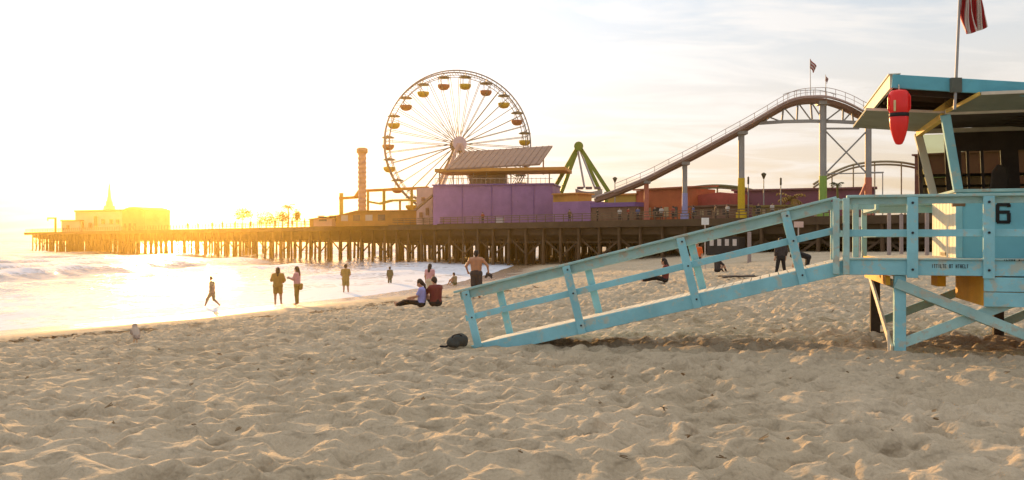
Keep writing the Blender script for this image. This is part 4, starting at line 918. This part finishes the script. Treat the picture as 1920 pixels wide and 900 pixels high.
# ------------------------------------------------------------------ ferris wheel
DW = 170.0; wc = W(859, 271, DW); RW = 137 * DW / F; wbase = Vector((wc.x, wc.y, DECK)); HW_ = 1.15
wh = thing('ferris_wheel', 'big ferris wheel with maroon and yellow gondolas rising behind the purple pier building', 'ferris wheel', wbase, R(12), local=True)
hz_ = wc.z - DECK; RIM = mat('rim_steel', (.20, .19, .19), .5, .15, .6); SPK = mat('spoke_paint', (.22, .19, .13), .5, .1, 1); PINKS = mat('support_pink', (.62, .42, .36), .55, .1, .8)
def wp(a, r, y): return Vector((math.sin(a) * r, y, hz_ + math.cos(a) * r))
for y in (-HW_, HW_):
    m = MB(); n = 80
    for rr, t in ((RW, .13), (RW * .935, .07)): m.path([wp(2 * math.pi * i / n, rr, y) for i in range(n + 1)], t, 6)
    for i in range(80): m.tube(wp(2 * math.pi * i / 80, RW, y), wp(2 * math.pi * (i + .5) / 80, RW * .935, y), .045, .045, 4)
    m.build('rim', [RIM], wh)
NG = 20; A0 = math.atan2(833 - 859, 271 - 150)
for k in range(NG):
    a = A0 + 2 * math.pi * k / NG
    MB().tube(wp(a, RW * .97, -HW_), wp(a, RW * .97, HW_), .07, .07, 6).build('crossbar', [RIM], wh)
    for y in (-HW_, HW_):
        for q in (-.5, .5): MB().tube(wp(a + q * .5 * 2 * math.pi / NG, RW * .94, y), wp(a + q * .5, .9, y * .9), .06, .06, 5).build('spoke', [SPK], wh)
m = MB().tube((0, -1.9, hz_), (0, 1.9, hz_), .55, .55, 14); hb = m.build('hub', [mat('hub_steel', (.42, .30, .22), .5)], wh)
for y in (-2.0, 1.95): MB().tube((0, y, hz_), (0, y + .12, hz_), 1.35, 1.35, 24).build('hub_disc', [mat('hub_disc_lilac', (.60, .48, .52), .5, .06, 1)], hb)
for y in (-2.4, 2.4):
    for sx in (-1, 1): MB().beam((sx * .2, y * .85, hz_), (sx * 6.6, y * 1.3, 0), .55, .55).build('support_leg', [PINKS], wh)
GM, GY = mat('gondola_maroon', (.42, .12, .07), .5, .1, 1), mat('gondola_yellow', (.66, .42, .04), .5, .1, 1); CAN = mat('gondola_canopy', (.15, .15, .12), .6, .15, 1)
for k in range(NG):
    a = A0 + 2 * math.pi * k / NG; p = wp(a, RW * .955, 0)
    g = MB().lathe(p + Vector((0, 0, -2.75)), [(.35, 0), (.75, .12), (1.05, .45), (1.16, .8), (1.16, 1.0), (1.02, 1.0), (.95, .55), (.3, .3)], 16).build('gondola', [GM if k % 2 == 0 else GY], wh)
    m = MB()
    for t in (0, 2.09, 4.19): m.tube(p + Vector((math.cos(t) * .95, math.sin(t) * .95, -1.8)), p + Vector((math.cos(t) * .7, math.sin(t) * .7, -.30)), .04, .04, 5)
    m.build('gondola_frame', [RIM], g)
    MB().lathe(p + Vector((0, 0, -.45)), [(1.2, 0), (1.22, .08), (.8, .32), (.2, .45)], 14).build('canopy', [CAN], g)

# ------------------------------------------------------------------ purple building
PUR = mat('purple_wall', (.34, .165, .33), .65, .16, .5, col2=(.27, .14, .27), thr=.60); PUR2 = mat('purple_trim', (.22, .11, .30), .6, .1, .5); ORF = mat('orange_fascia', (.62, .27, .06), .6, .15, .4)
pb = thing('purple_pier_building', 'purple walled building with open upper terrace and slanted brown roof, before the ferris wheel', 'building', (*place(922, 138).xy, DECK))
MB().block(place(812, 140), place(1036, 136.5), 9, DECK, zt(347, 138)).build('wall', [PUR], pb)
mb = MB(); mb.block(place(809.5, 139.7), place(1038, 136.2), 9.4, zt(347, 138), zt(344.5, 138)); mb.build('parapet', [PUR2], pb)
for px in (866, 921, 958, 1000): mb = MB(); mb.block(place(px, 138.4 - (px - 866) * .0156 + .62), place(px + 1.2, 138.4 - (px - 866) * .0156 + .6), .1, DECK + .1, zt(348, 138)); mb.build('wall_batten', [PUR2], pb)
MB().block(place(930, 137.8), place(945, 137.6), .12, DECK + .2, DECK + 1.1).build('wall_sign', [cmat('pale_sign', (.6, .5, .5))], pb)
# terrace level
for px in (824, 850, 888, 912, 958, 990, 1030):
    a = place(px, 141); MB().box((a.x - .09, a.y - .09, zt(344.5, 138)), (a.x + .09, a.y + .09, zt(322, 140))).build('terrace_post', [cmat('terrace_post_paint', (.42, .30, .2))], pb)
mb = MB(); mb.block(place(815, 139.5), place(1060, 135.5), 8, zt(322, 139), zt(316, 139)); mb.build('terrace_beam', [ORF], pb)
mb = MB(); mb.block(place(880, 146), place(948, 145), 2, zt(345, 144), zt(326, 144)); mb.build('terrace_back_wall', [cmat('terrace_cream', (.55, .42, .3))], pb)
mb = MB()
for k in range(26): p = place(816 + k * 8.6, 139.5 - k * .13); mb.box((p.x - .03, p.y - .03, zt(344.4, 138)), (p.x + .03, p.y + .03, zt(334.5, 139)))
mb.beam(W(816, 334.5, 139.5), W(1036, 334.5, 136.2), .07, .08); mb.build('terrace_railing', [cmat('terrace_rail', (.5, .35, .25))], pb)
# slanted roof panel facing the beach
q = [W(836, 316.5, 139), W(1012, 307, 136.5), W(1036, 273, 146), W(866, 284.5, 149)]; mb = MB(); up = Vector((0, 0, .25)); mb.hexa([p - up for p in q] + q); rfp = mb.build('slanted_roof', [mat('slate_roof_brown', (.27, .165, .125), .7, .12, .6)], pb)
mb = MB()
for f in np.linspace(.04, .96, 15): mb.beam(q[0].lerp(q[1], f) + up * .1, q[3].lerp(q[2], f) + up * .1, .09, .12)
mb.build('roof_seams', [mat('roof_seam', (.20, .12, .09), .6)], rfp)
for f in (.1, .5, .9): a = q[3].lerp(q[2], f); MB().box((a.x - .12, a.y - .3, zt(322, 140)), (a.x + .12, a.y - .06, a.z - .3)).build('roof_post', [cmat('terrace_post_paint', (.42, .30, .2))], pb)
# pink stair house at its left
ph = thing('stair_house', 'pink stair house with diagonal stair against the left side of the purple building', 'stair house', (*place(796, 143).xy, DECK))
MB().block(place(781, 144), place(811, 142), 6, DECK, zt(352, 143)).build('wall', [mat('pink_stucco', (.62, .36, .30), .75, .15, .4)], ph)
MB().beam(W(778, 394, 141.8), W(812, 366, 141.2), .9, .25).build('stair', [cmat('stair_brown', (.3, .18, .11))], ph)
for px, y0, y1 in ((786, 408, 398), (798, 404, 390), (790, 378, 370)): MB().block(place(px, 143.4 - (px - 781) * .066), place(px + 5, 143.2 - (px - 781) * .066), .2, zt(y0, 143), zt(y1, 143)).build('window', [cmat('rust_window', (.3, .14, .08))], ph)
lw = thing('purple_annex', 'low purple annex wall stepping down right of the purple building', 'annex', (*place(1100, 130).xy, DECK))
MB().block(place(1036.5, 132), place(1107, 128), 7, DECK, zt(378, 130)).build('wall', [PUR], lw); MB().block(place(1107.3, 128), place(1190, 123.5), 7, zt(388, 126), zt(380, 126)).build('purple_band', [PUR2], lw)
MB().block(place(1107.3, 128.2), place(1190, 123.7), 6.6, DECK, zt(388, 126)).build('brown_wall', [mat('annex_brown', (.20, .11, .07), .8, .2, .5)], lw)
orb = thing('orange_canopy', 'orange canopied counter on top of the low purple annex', 'canopy', (*place(1058, 134).xy, zt(378, 130)))
MB().block(place(1037, 134.5), place(1084, 131.5), 3.5, zt(378, 130), zt(364, 132)).build('counter', [mat('canopy_orange', (.58, .27, .05), .6, .2, .6)], orb)
MB().block(place(1034, 134), place(1087, 131), 4.2, zt(364, 132), zt(361.5, 132)).build('roof', [ORF], orb)

# ------------------------------------------------------------------ swing ship frame
GRS = mat('green_steel', (.20, .29, .04), .5, .15, .8)
ss = thing('swing_ship', 'green A-frame of a swing ride with white boat between its legs', 'swing ride', (*place(1090, 145).xy, DECK))
for dd in (143, 150):
    for px in ((1034, 1143) if dd == 143 else (1052, 1127)): MB().beam(W(1085, 273, dd), W(px, 362, dd - .5), .62, .62).build('leg', [GRS], ss)
MB().tube(W(1085, 274, 141.5), W(1085, 274, 151.5), .75, .75, 12).build('axle', [GRS], ss)
MB().tube(W(1083, 280, 146), W(1096, 352, 146), .16).tube(W(1087, 280, 146), W(1116, 354, 146), .16).build('swing_arm', [cmat('swing_white', (.55, .53, .55))], ss)
bp_ = []
for t in np.linspace(-1, 1, 13): bp_.append((W(1104 + t * 25, 372 + (-6 * t * t), 146), .55 - .35 * abs(t)))
mb = MB()
for (p, w), (p2, w2) in zip(bp_[:-1], bp_[1:]):
    u = Vector((0, 0, 1)); hexp = []
    for c, wd in ((p, w), (p2, w2)): hexp += [(c + Vector((0, -wd * 1.8, 1.05)), c + Vector((0, wd * 1.8, 1.05)), c + Vector((0, wd, 0)), c + Vector((0, -wd, 0)))]
    a, b = hexp; mb.hexa([a[3], b[3], b[2], a[2], a[0], b[0], b[1], a[1]])
mb.build('boat', [cmat('boat_white', (.55, .48, .46))], ss)
for px in (1088, 1104, 1120): a = W(px, 356, 146); MB().box((a.x - .5, a.y - .5, a.z + .1), (a.x + .5, a.y + .5, a.z + .5)).build('bench', [cmat('swing_bench', (.25, .18, .2))], ss)
for dd in (143, 150): MB().box((W(1040, 0, dd).x, dd - .4, DECK), (W(1138, 0, dd).x, dd + .4, DECK + 1.2)).build('platform', [cmat('platform_grey', (.3, .22, .2))], ss)
for px in (1034, 1139):
    for dd in (143, 150): a = place(px, dd); MB().box((a.x - .5, a.y - .5, DECK), (a.x + .5, a.y + .5, zt(360, dd))).build('footing', [GRS], ss)

# ------------------------------------------------------------------ roller coaster
CB = mat('coaster_brown', (.23, .12, .085), .55, .15, .5); CPINK = mat('coaster_rail_pink', (.46, .33, .29), .5, .12, .5); CST = mat('coaster_steel', (.34, .32, .30), .5, .12, .6)
cb = thing('roller_coaster', 'tall roller coaster with long brown incline, trussed crest and painted columns', 'roller coaster', (*place(1390, 119).xy, DECK))
def cd(px): return 117.5 - (px - 1130) * .03 if px < 1550 else 104.9
def cpt(px, y, off=0): p = W(px, y, cd(px) + off); return p
def spline(P, n=6):
    out = []; P = [P[0]] + P + [P[-1]]
    for i in range(1, len(P) - 2):
        for k in range(n):
            t = k / n; a, b, c, d_ = P[i - 1], P[i], P[i + 1], P[i + 2]
            out.append(.5 * ((2 * b) + (c - a) * t + (2 * a - 5 * b + 4 * c - d_) * t * t + (3 * b - a - 3 * c + d_) * t ** 3))
    return out + [P[-2]]
cp = [(1118, 376), (1150, 365), (1180, 353), (1215, 338), (1250, 320), (1284, 303), (1320, 284), (1355, 265), (1390, 246), (1425, 226), (1450, 211), (1475, 198), (1496, 192), (1520, 190), (1545, 190.5), (1570, 197), (1592, 206), (1615, 218), (1640, 224), (1670, 231), (1705, 237), (1745, 241), (1800, 248)]
trackp = spline([cpt(*q) for q in cp], 4)
mb = MB(); mb.ribbon(trackp, 1.4, .5); mb.build('track_spine', [CB], cb)
for off in (-.85, .85): MB().path([p + Vector((0, off, .48)) for p in trackp], .13, 6).build('running_rail', [CPINK], cb)
mb = MB(); mb.ribbon([p + Vector((0, -1.35, .25)) for p in trackp[4:]], .5, .08); mb.build('walkway', [CPINK], cb)
mb = MB(); hp = [p + Vector((0, -1.58, 1.35)) for p in trackp[4:]]; mb.path(hp, .035, 4); mb.path([p - Vector((0, 0, .5)) for p in hp], .025, 4)
for p in hp[::3]: mb.tube(p, p - Vector((0, 0, 1.1)), .03, .03, 4)
mb.build('handrail', [CPINK], cb)
top = [p for p in trackp if W(1470, 0, p.y).x < p.x < W(1580, 0, p.y).x]; mb = MB(); hp = [p + Vector((0, 1.3, 1.55)) for p in top]; mb.path(hp, .04, 4)
for p in hp[::2]: mb.tube(p, p - Vector((0, 0, 1.3)), .03, .03, 4)
mb.build('handrail', [CST], cb)
# truss below the crest
mb = MB(); ch = [cpt(q, y) for q, y in ((1424, 231), (1470, 228), (1520, 227), (1570, 228), (1608, 230))]
mb.ribbon(ch, .35, .38)
tp = {q: min(trackp, key=lambda p: abs((p.x / p.y) * F + 960 - q)) for q in (1436, 1466, 1494, 1523, 1545, 1580, 1600)}
bt_ = lambda q: cpt(q, 228.5); ks = list(tp)
for i, q in enumerate(ks):
    mb.tube(tp[q], bt_(q), .12, .12, 5)
    if i + 1 < len(ks): mb.tube(tp[q] if q < 1545 else bt_(q), bt_(ks[i + 1]) if q < 1545 else tp[ks[i + 1]], .09, .09, 5)
mb.ribbon([cpt(q, 241) for q in (1546, 1610)], .25, .2); mb.build('truss', [CST], cb)
cols = [(1212, 341, .62, 'red', (.58, .17, .11), 345), (1284, 306, .72, 'lilac', (.34, .32, .55), 362), (1390, 249, .88, 'yellow', (.72, .46, .02), 334), (1543, 193, .92, 'green', (.27, .42, .08), 330), (1628, 228, .82, 'red', (.50, .12, .08), 333)]
for px, yt, w, cn, c, ys in cols:
    a = place(px, cd(px)); z0 = DECK; z1 = zt(ys, cd(px)); z2 = zt(yt, cd(px))
    m2 = cmat('column_' + cn, c, .55)
    o = MB().tube((a.x, a.y, z1), (a.x, a.y, z2), w * .45, w * .45, 12).build('column', [CST if cn != 'red' or px > 1500 else m2], cb)
    MB().tube((a.x, a.y, z0), (a.x, a.y, z1), w * .52, w * .5, 12).tube((a.x, a.y, z0), (a.x, a.y, z0 + 1.0), w * .8, w * .75, 12).build('painted_base', [m2], o)
    MB().box((a.x - w * .7, a.y - .8, z2 - .25), (a.x + w * .7, a.y + .8, z2 + .15)).build('saddle', [CST], o)
mb = MB(); a, b = cpt(1548, 246), cpt(1625, 325); mb.tube(a, b, .10, .10, 5); a, b = cpt(1548, 325), cpt(1625, 246); mb.tube(a, b, .10, .10, 5); mb.tube(cpt(1548, 326), cpt(1655, 324), .07, .07, 5); mb.build('cross_bracing', [CST], cb)
MB().beam(cpt(1628, 335), cpt(1606, 384), .3, .3).build('raking_strut', [cmat('column_red', (.50, .12, .08))], cb)
# smaller loops of a second track behind
C2 = mat('low_track_tan', (.30, .25, .15), .55, .12, .6); c2 = thing('low_coaster_track', 'low tan double-rail coaster hump behind the crest columns at right', 'coaster hump', (*place(1630, 123).xy, DECK))
for dz, th in ((0, .17), (-.42, .15)):
    MB().path([p + Vector((0, 0, dz)) for p in spline([W(q, y, 123) for q, y in ((1525, 346), (1545, 333), (1570, 320), (1600, 309), (1640, 303.5), (1680, 303.5), (1715, 309), (1740, 318), (1770, 335))], 4)], th, 6).build('rail', [C2], c2)
mb = MB()
for q, y in ((1560, 326), (1600, 310), (1640, 305), (1690, 306), (1730, 315)): mb.tube(W(q, y, 123), Vector((W(q, y, 123).x, 123, DECK)), .10, .10, 6)
mb.build('track_posts', [C2], c2)
c3 = thing('far_coaster_hump', 'low olive coaster hump behind the red tents, left of the yellow column', 'coaster hump', (*place(1345, 128).xy, DECK))
mb = MB(); mb.path(spline([W(q, y, 128) for q, y in ((1270, 356), (1295, 352), (1320, 349), (1345, 348), (1370, 349.5), (1395, 353), (1415, 358))], 3), .22, 6); mb.path(spline([W(q, y + 4, 128) for q, y in ((1270, 356), (1295, 352), (1320, 349), (1345, 348), (1370, 349.5), (1395, 353), (1415, 358))], 3), .16, 6); mb.build('rail', [mat('olive_steel', (.16, .17, .08), .6)], c3)
mb = MB()
for q, y in ((1290, 353), (1345, 349), (1400, 354)): p = W(q, y, 128); mb.tube(p, Vector((p.x, p.y, DECK)), .12, .12, 6)
mb.build('track_posts', [mat('olive_post', (.2, .2, .1), .6)], c3)
# flags on the crest
def crest_flag(px, ytop, ybase, d, label, w, h, col):
    b = W(px, ybase, d); t = thing('crest_flag', label, 'flag', b); top_ = W(px - 1, ytop, d)
    MB().tube(b, top_, .05, .035, 6).build('pole', [STEEL], t); m = MB(); n = 10
    vs = []
    for j in range(6):
        for i in range(n + 1):
            u = i / n; v = j / 5; vs.append(top_ + Vector((w * u * (1 - .45 * v) , .12 * math.sin(u * 6 + v * 2), -h * v * (1 - .25 * u) - 1.0 * u * h * .8)))
    for j in range(5): 
        for i in range(n): m.add([vs[j * (n + 1) + i], vs[j * (n + 1) + i + 1], vs[(j + 1) * (n + 1) + i + 1], vs[(j + 1) * (n + 1) + i]], [(0, 1, 2, 3)], j % 2, True)
    o = m.build('cloth', [cmat('pennant_red', (.35, .05, .05)), cmat(*col)], t); o.modifiers.new('t', 'SOLIDIFY').thickness = .03
crest_flag(1520, 110, 190, 105.8, 'red and white flag on the taller pole at the coaster crest', .75, 1.1, ('pennant_white', (.6, .5, .48)))
crest_flag(1549, 140, 190, 104.9, 'small grey-red pennant on the shorter pole at the coaster crest', .3, .7, ('pennant_grey', (.4, .36, .34)))

# ------------------------------------------------------------------ stalls and sheds to the right
REDO = mat('red_orange_wall', (.50, .12, .045), .7, .2, .4); MAR = mat('maroon_wall', (.22, .07, .09), .75, .2, .3); PUD = mat('dull_purple', (.25, .09, .13), .75, .2, .3)
def shed(name, label, cat, p0, p1, d0, d1, yt, depth, m, roofm=None, slope=0, openings=0, om=WIND):
    A, B = place(p0, d0), place(p1, d1); zz = zt(yt, (d0 + d1) / 2); c = (A + B) / 2; t = thing(name, label, cat, (c.x, c.y, DECK)); e = (B - A).normalized(); n = Vector((-e.y, e.x, 0)); L = (B - A).length
    MB().block(A, B, depth, DECK, zz).build('wall', [m], t)
    mb = MB(); k = slope
    mb.hexa([A - n * .4 - e * .3 + Vector((0, 0, zz)), B - n * .4 + e * .3 + Vector((0, 0, zz)), B + n * (depth + .4) + e * .3 + Vector((0, 0, zz + k)), A + n * (depth + .4) - e * .3 + Vector((0, 0, zz + k))] + [v + Vector((0, 0, .22)) for v in (A - n * .4 - e * .3 + Vector((0, 0, zz)), B - n * .4 + e * .3 + Vector((0, 0, zz)), B + n * (depth + .4) + e * .3 + Vector((0, 0, zz + k)), A + n * (depth + .4) - e * .3 + Vector((0, 0, zz + k)))])
    mb.build('roof', [roofm or m], t)
    for i in range(openings):
        f = (i + .25) / openings; w = .5 / openings; MB().block(A + e * L * f - n * .06, A + e * L * (f + w) - n * .06, .12, DECK + .8, min(DECK + 2.2, zz - .3)).build('counter_opening', [om if i % 2 == 0 else cmat('warm_counter', (.5, .36, .2))], t)
    return t
YB = mat('yellow_boards', (.55, .35, .06), .7, .2, .5)
shed('yellow_stall', 'yellow and cream stall under the foot of the coaster incline', 'stall', 1140, 1192, 131, 128, 366, 4, YB, ORF, .2, 4, cmat('cream_counter', (.6, .5, .36)))
shed('red_orange_arcade', 'red-orange arcade with row of bright counters behind the red coaster column', 'arcade', 1193, 1292, 128, 121, 355, 6, REDO, mat('rust_roof', (.40, .11, .05), .7, .2, .5), .4, 6)
shed('brown_kiosk', 'brown kiosk between the lilac and yellow columns, under the red awning', 'kiosk', 1296, 1366, 117, 112, 388, 4, mat('kiosk_brown', (.24, .13, .09), .8, .25, .6), None, .1, 5)
tn = thing('red_tent', 'faded red tent roof right of the lilac column', 'tent', (*place(1335, 121).xy, DECK)); A, B = place(1296, 123), place(1368, 119); e = (B - A).normalized(); n = Vector((-e.y, e.x, 0)); L_ = (B - A).length
mb = MB(); mb.prism([A + Vector((0, 0, zt(388, 121))), A + Vector((0, 0, zt(366, 121))), A + e * L_ * .75 + Vector((0, 0, zt(361, 121))), B + Vector((0, 0, zt(364, 121))), B + Vector((0, 0, zt(388, 121)))], n * 5); mb.build('tent_roof', [mat('faded_red_canvas', (.45, .085, .07), .8, .25, .5)], tn)
for f in (0.02, .5, .98): a = A + e * L_ * f; MB().box((a.x - .1, a.y, DECK), (a.x + .1, a.y + .2, zt(388, 121))).build('tent_post', [CST], tn)
shed('long_purple_shed', 'long dull purple-maroon shed behind the lamp posts', 'shed', 1376, 1640, 124, 117, 356, 8, PUD, mat('maroon_roof', (.26, .10, .11), .75, .2, .4), .3, 9, cmat('shed_violet', (.20, .12, .26)))
shed('olive_stall', 'olive and brown stall with yellow goods below the purple shed', 'stall', 1412, 1470, 110, 107.5, 388, 3, mat('olive_boards', (.27, .19, .06), .75, .25, .6), None, .1, 4)
shed('maroon_hall', 'tall maroon hall on the pier behind the lifeguard cabin', 'building', 1715, 1935, 120, 112, 287, 10, mat('maroon_hall_wall', (.17, .06, .05), .75, .15, .3), None, .3, 5)
shed('green_roof_booth', 'dark booth with pale green sign band on the pier behind the cabin window', 'booth', 1730, 1900, 108, 102, 331, 4, mat('booth_umber', (.10, .05, .035), .8, .2, .6), mat('green_band', (.35, .45, .16), .6), .1, 4)
palm(1484, 113, 2.9, 'orange palm with drooping fronds before the purple shed', 21, fl=2.1, col=mat('dry_frond', (.30, .17, .03), .7, .3, 1.5), trunkmat=cmat('ochre_trunk', (.42, .28, .05)))
palm(1569, 112, 4.6, 'green-trunked bushy palm right of the green coaster column', 22, fl=1.0, col=LEAF, trunkmat=cmat('green_trunk', (.2, .2, .06)))
palm(1730, 106, 5.8, 'dry palm standing left of the lifeguard cabin window', 23, fl=1.0, col=cmat('dry_frond_tan', (.3, .2, .08)))
fr = thing('steel_frame', 'thin steel frame standing right of the rightmost coaster column', 'frame', (*place(1650, 115).xy, DECK))
MB().tube(place(1655, 115) + Vector((0, 0, DECK)), W(1655, 322, 115), .07).tube(W(1625, 323, 115), W(1657, 323, 115), .07).tube(place(1640, 115) + Vector((0, 0, DECK)), W(1640, 323, 115), .05).build('frame_bars', [CST], fr)

# ------------------------------------------------------------------ people at the pier rail (small in the picture)
CW = [cmat(a, c) for a, c in (('rail_red', (.35, .06, .04)), ('rail_white', (.55, .48, .42)), ('rail_blue', (.10, .12, .25)), ('rail_brown', (.18, .10, .06)), ('rail_black', (.03, .03, .03)))]
protos = {}
spots = [(905, 0, 'white top nearest the pale wall sign'), (1068, 3, 'brown top below the orange canopy'), (1162, 1, 'white top below the yellow stall'), (1178, 0, 'red top below the yellow stall'), (1196, 2, 'blue top just left of the red column'), (1228, 4, 'black top between red and lilac columns'), (1240, 1, 'white top between red and lilac columns'),
         (1262, 0, 'red top left of the lilac column'), (1300, 2, 'blue top right of the lilac column'), (1342, 3, 'brown top before the red tent'), (1364, 1, 'white top left of the yellow column'), (1422, 4, 'black top before the olive stall'), (1448, 1, 'white top at the olive stall'), (1120, 4, 'black top before the annex')]
for i, (px, c, lab) in enumerate(spots):
    r_ = (px - 960) / F; dd = (128 + 1.436 * .9) / (1 + 1.03 * r_); loc = Vector((r_ * dd, dd, DECK)); lab = 'small person at the pier rail in ' + lab
    if c not in protos: protos[c] = person(J(), loc, R(160), lab, CW[c], C_dk, leg=.95, sleeves=.8, cell=.04, group='people along the pier rail')
    else:
        k = copy_tree(protos[c]); k.location = loc; k.rotation_euler.z = R(120 + 37 * i); k['label'] = lab

for i, px in enumerate((352, 371, 398, 417, 441, 470, 487, 516, 548, 571, 640, 668)):
    r_ = (px - 960) / F; dd = (128 + 1.436 * (1.2 + .6 * (i % 3))) / (1 + 1.03 * r_); k = copy_tree(protos[4 if i % 2 else 3]); k.location = (r_ * dd, dd, DECK); k.rotation_euler.z = R(50 + 67 * i)
    tag(k, 'tiny silhouetted person on the glaring left stretch of the pier deck', 'person', 'silhouetted people on the left stretch of pier')
# ------------------------------------------------------------------ signs on the beach
def sign(px, yc, w, h, d, label, col, pole=.04):
    b = ground(px, d); t = thing('beach_sign', label, 'sign', b); p = W(px, yc, d); hw, hh = w * d / F / 2, h * d / F / 2
    MB().tube((b.x, b.y, b.z - .3), (b.x, b.y, p.z + hh * .8), pole, pole, 8).build('post', [cmat('post_pale', (.5, .42, .38))], t)
    MB().box((p.x - hw, p.y - pole - .03, p.z - hh), (p.x + hw, p.y - pole - .002, p.z + hh)).build('sign_board', [cmat(*col)], t, bevel=.01)
sign(1322, 415, 14, 13, 62, 'square white sign on a post just above the ramp handrail', ('sign_white', (.72, .72, .70)))
sign(1497, 421, 18, 11, 55, 'small pinkish sign on a thin post between the ramp rails', ('sign_pink', (.62, .44, .38)))
sign(1612, 416, 10, 17, 52, 'narrow white sign seen through the railing at the ramp top', ('sign_white2', (.70, .68, .62)))
for px, d, y in ((1405, 70, 436), (1667, 72, 398), (1690, 74, 402), (1738, 70, 392)):
    b = ground(px, d); z = zt(y, d); tag(MB().tube((0, 0, -.3), (0, 0, z - b.z), .16, .15, 10).lathe((0, 0, z - b.z), [(.15, 0), (.17, .02), (.05, .06)], 10).build('sand_post', [cmat('post_grey', (.34, .27, .25))], None, loc=b),
        {1405: 'stout pale post on the sand below the yellow column', 1667: 'pale post on the sand seen left in the deck railing gap', 1690: 'pale post on the sand seen middle of the deck railing gap', 1738: 'pale post on the sand beside the cream cabin wall'}[px], 'post', 'posts on the sand')
# kelp and litter of the tide line
mb = MB(); r = random.Random(9)
def sh_at(y, s):
    xs_ = np.linspace(-60, 30, 400); return float(np.interp(s, shore(xs_, np.full(400, y)), xs_))
for k in range(90):
    y = r.choice((r.uniform(17, 26), r.uniform(17, 26), r.uniform(33, 46))); x = sh_at(y, r.choice((11.5, 12.5, 13.5)) + r.gauss(0, .8) + 1.0 * math.sin(y * .3)); z = float(terrain(x, y)) + .03
    for q in range(7):
        a = r.uniform(0, 6.28); p = Vector((x + r.gauss(0, .16), y + r.gauss(0, .2), z + r.uniform(0, .05))); L_ = r.uniform(.06, .22); u = Vector((math.cos(a), math.sin(a), r.uniform(-.1, .3))) * L_; s_ = Vector((-math.sin(a), math.cos(a), .3)) * r.uniform(.01, .035)
        mb.add([p - u - s_, p + u - s_, p + u + s_, p - u + s_], [(0, 1, 2, 3)])
for k in range(70):
    y = 6.5 + 16 * r.random() ** 1.4; x = r.uniform(-.55, .6) * y; z = float(terrain(x, y)) + .05; a = r.uniform(0, 6.28); L_ = r.uniform(.012, .045)
    for q in range(2):
        u = Vector((math.cos(a + q), math.sin(a + q), r.uniform(.0, .5))) * L_; s_ = Vector((-math.sin(a), math.cos(a), .6)) * .011; p = Vector((x, y, z + .012 * q)); mb.add([p - u - s_, p + u - s_, p + u + s_, p - u + s_], [(0, 1, 2, 3)])
tag(mb.build('kelp_litter', [mat('dry_kelp', (.20, .135, .07), .85, .3, 6)]), 'dry brown kelp scattered along the tide line', None, kind='stuff')
for _g, _k in ((g0_, k0_), (g1_, k1_), (g2_, k2_), (g3_, k3_)): print('FOOT', tuple(round(v, 2) for v in _g), round(_k, 2))
for o in bpy.data.objects:
    if '_org' in o: del o['_org']
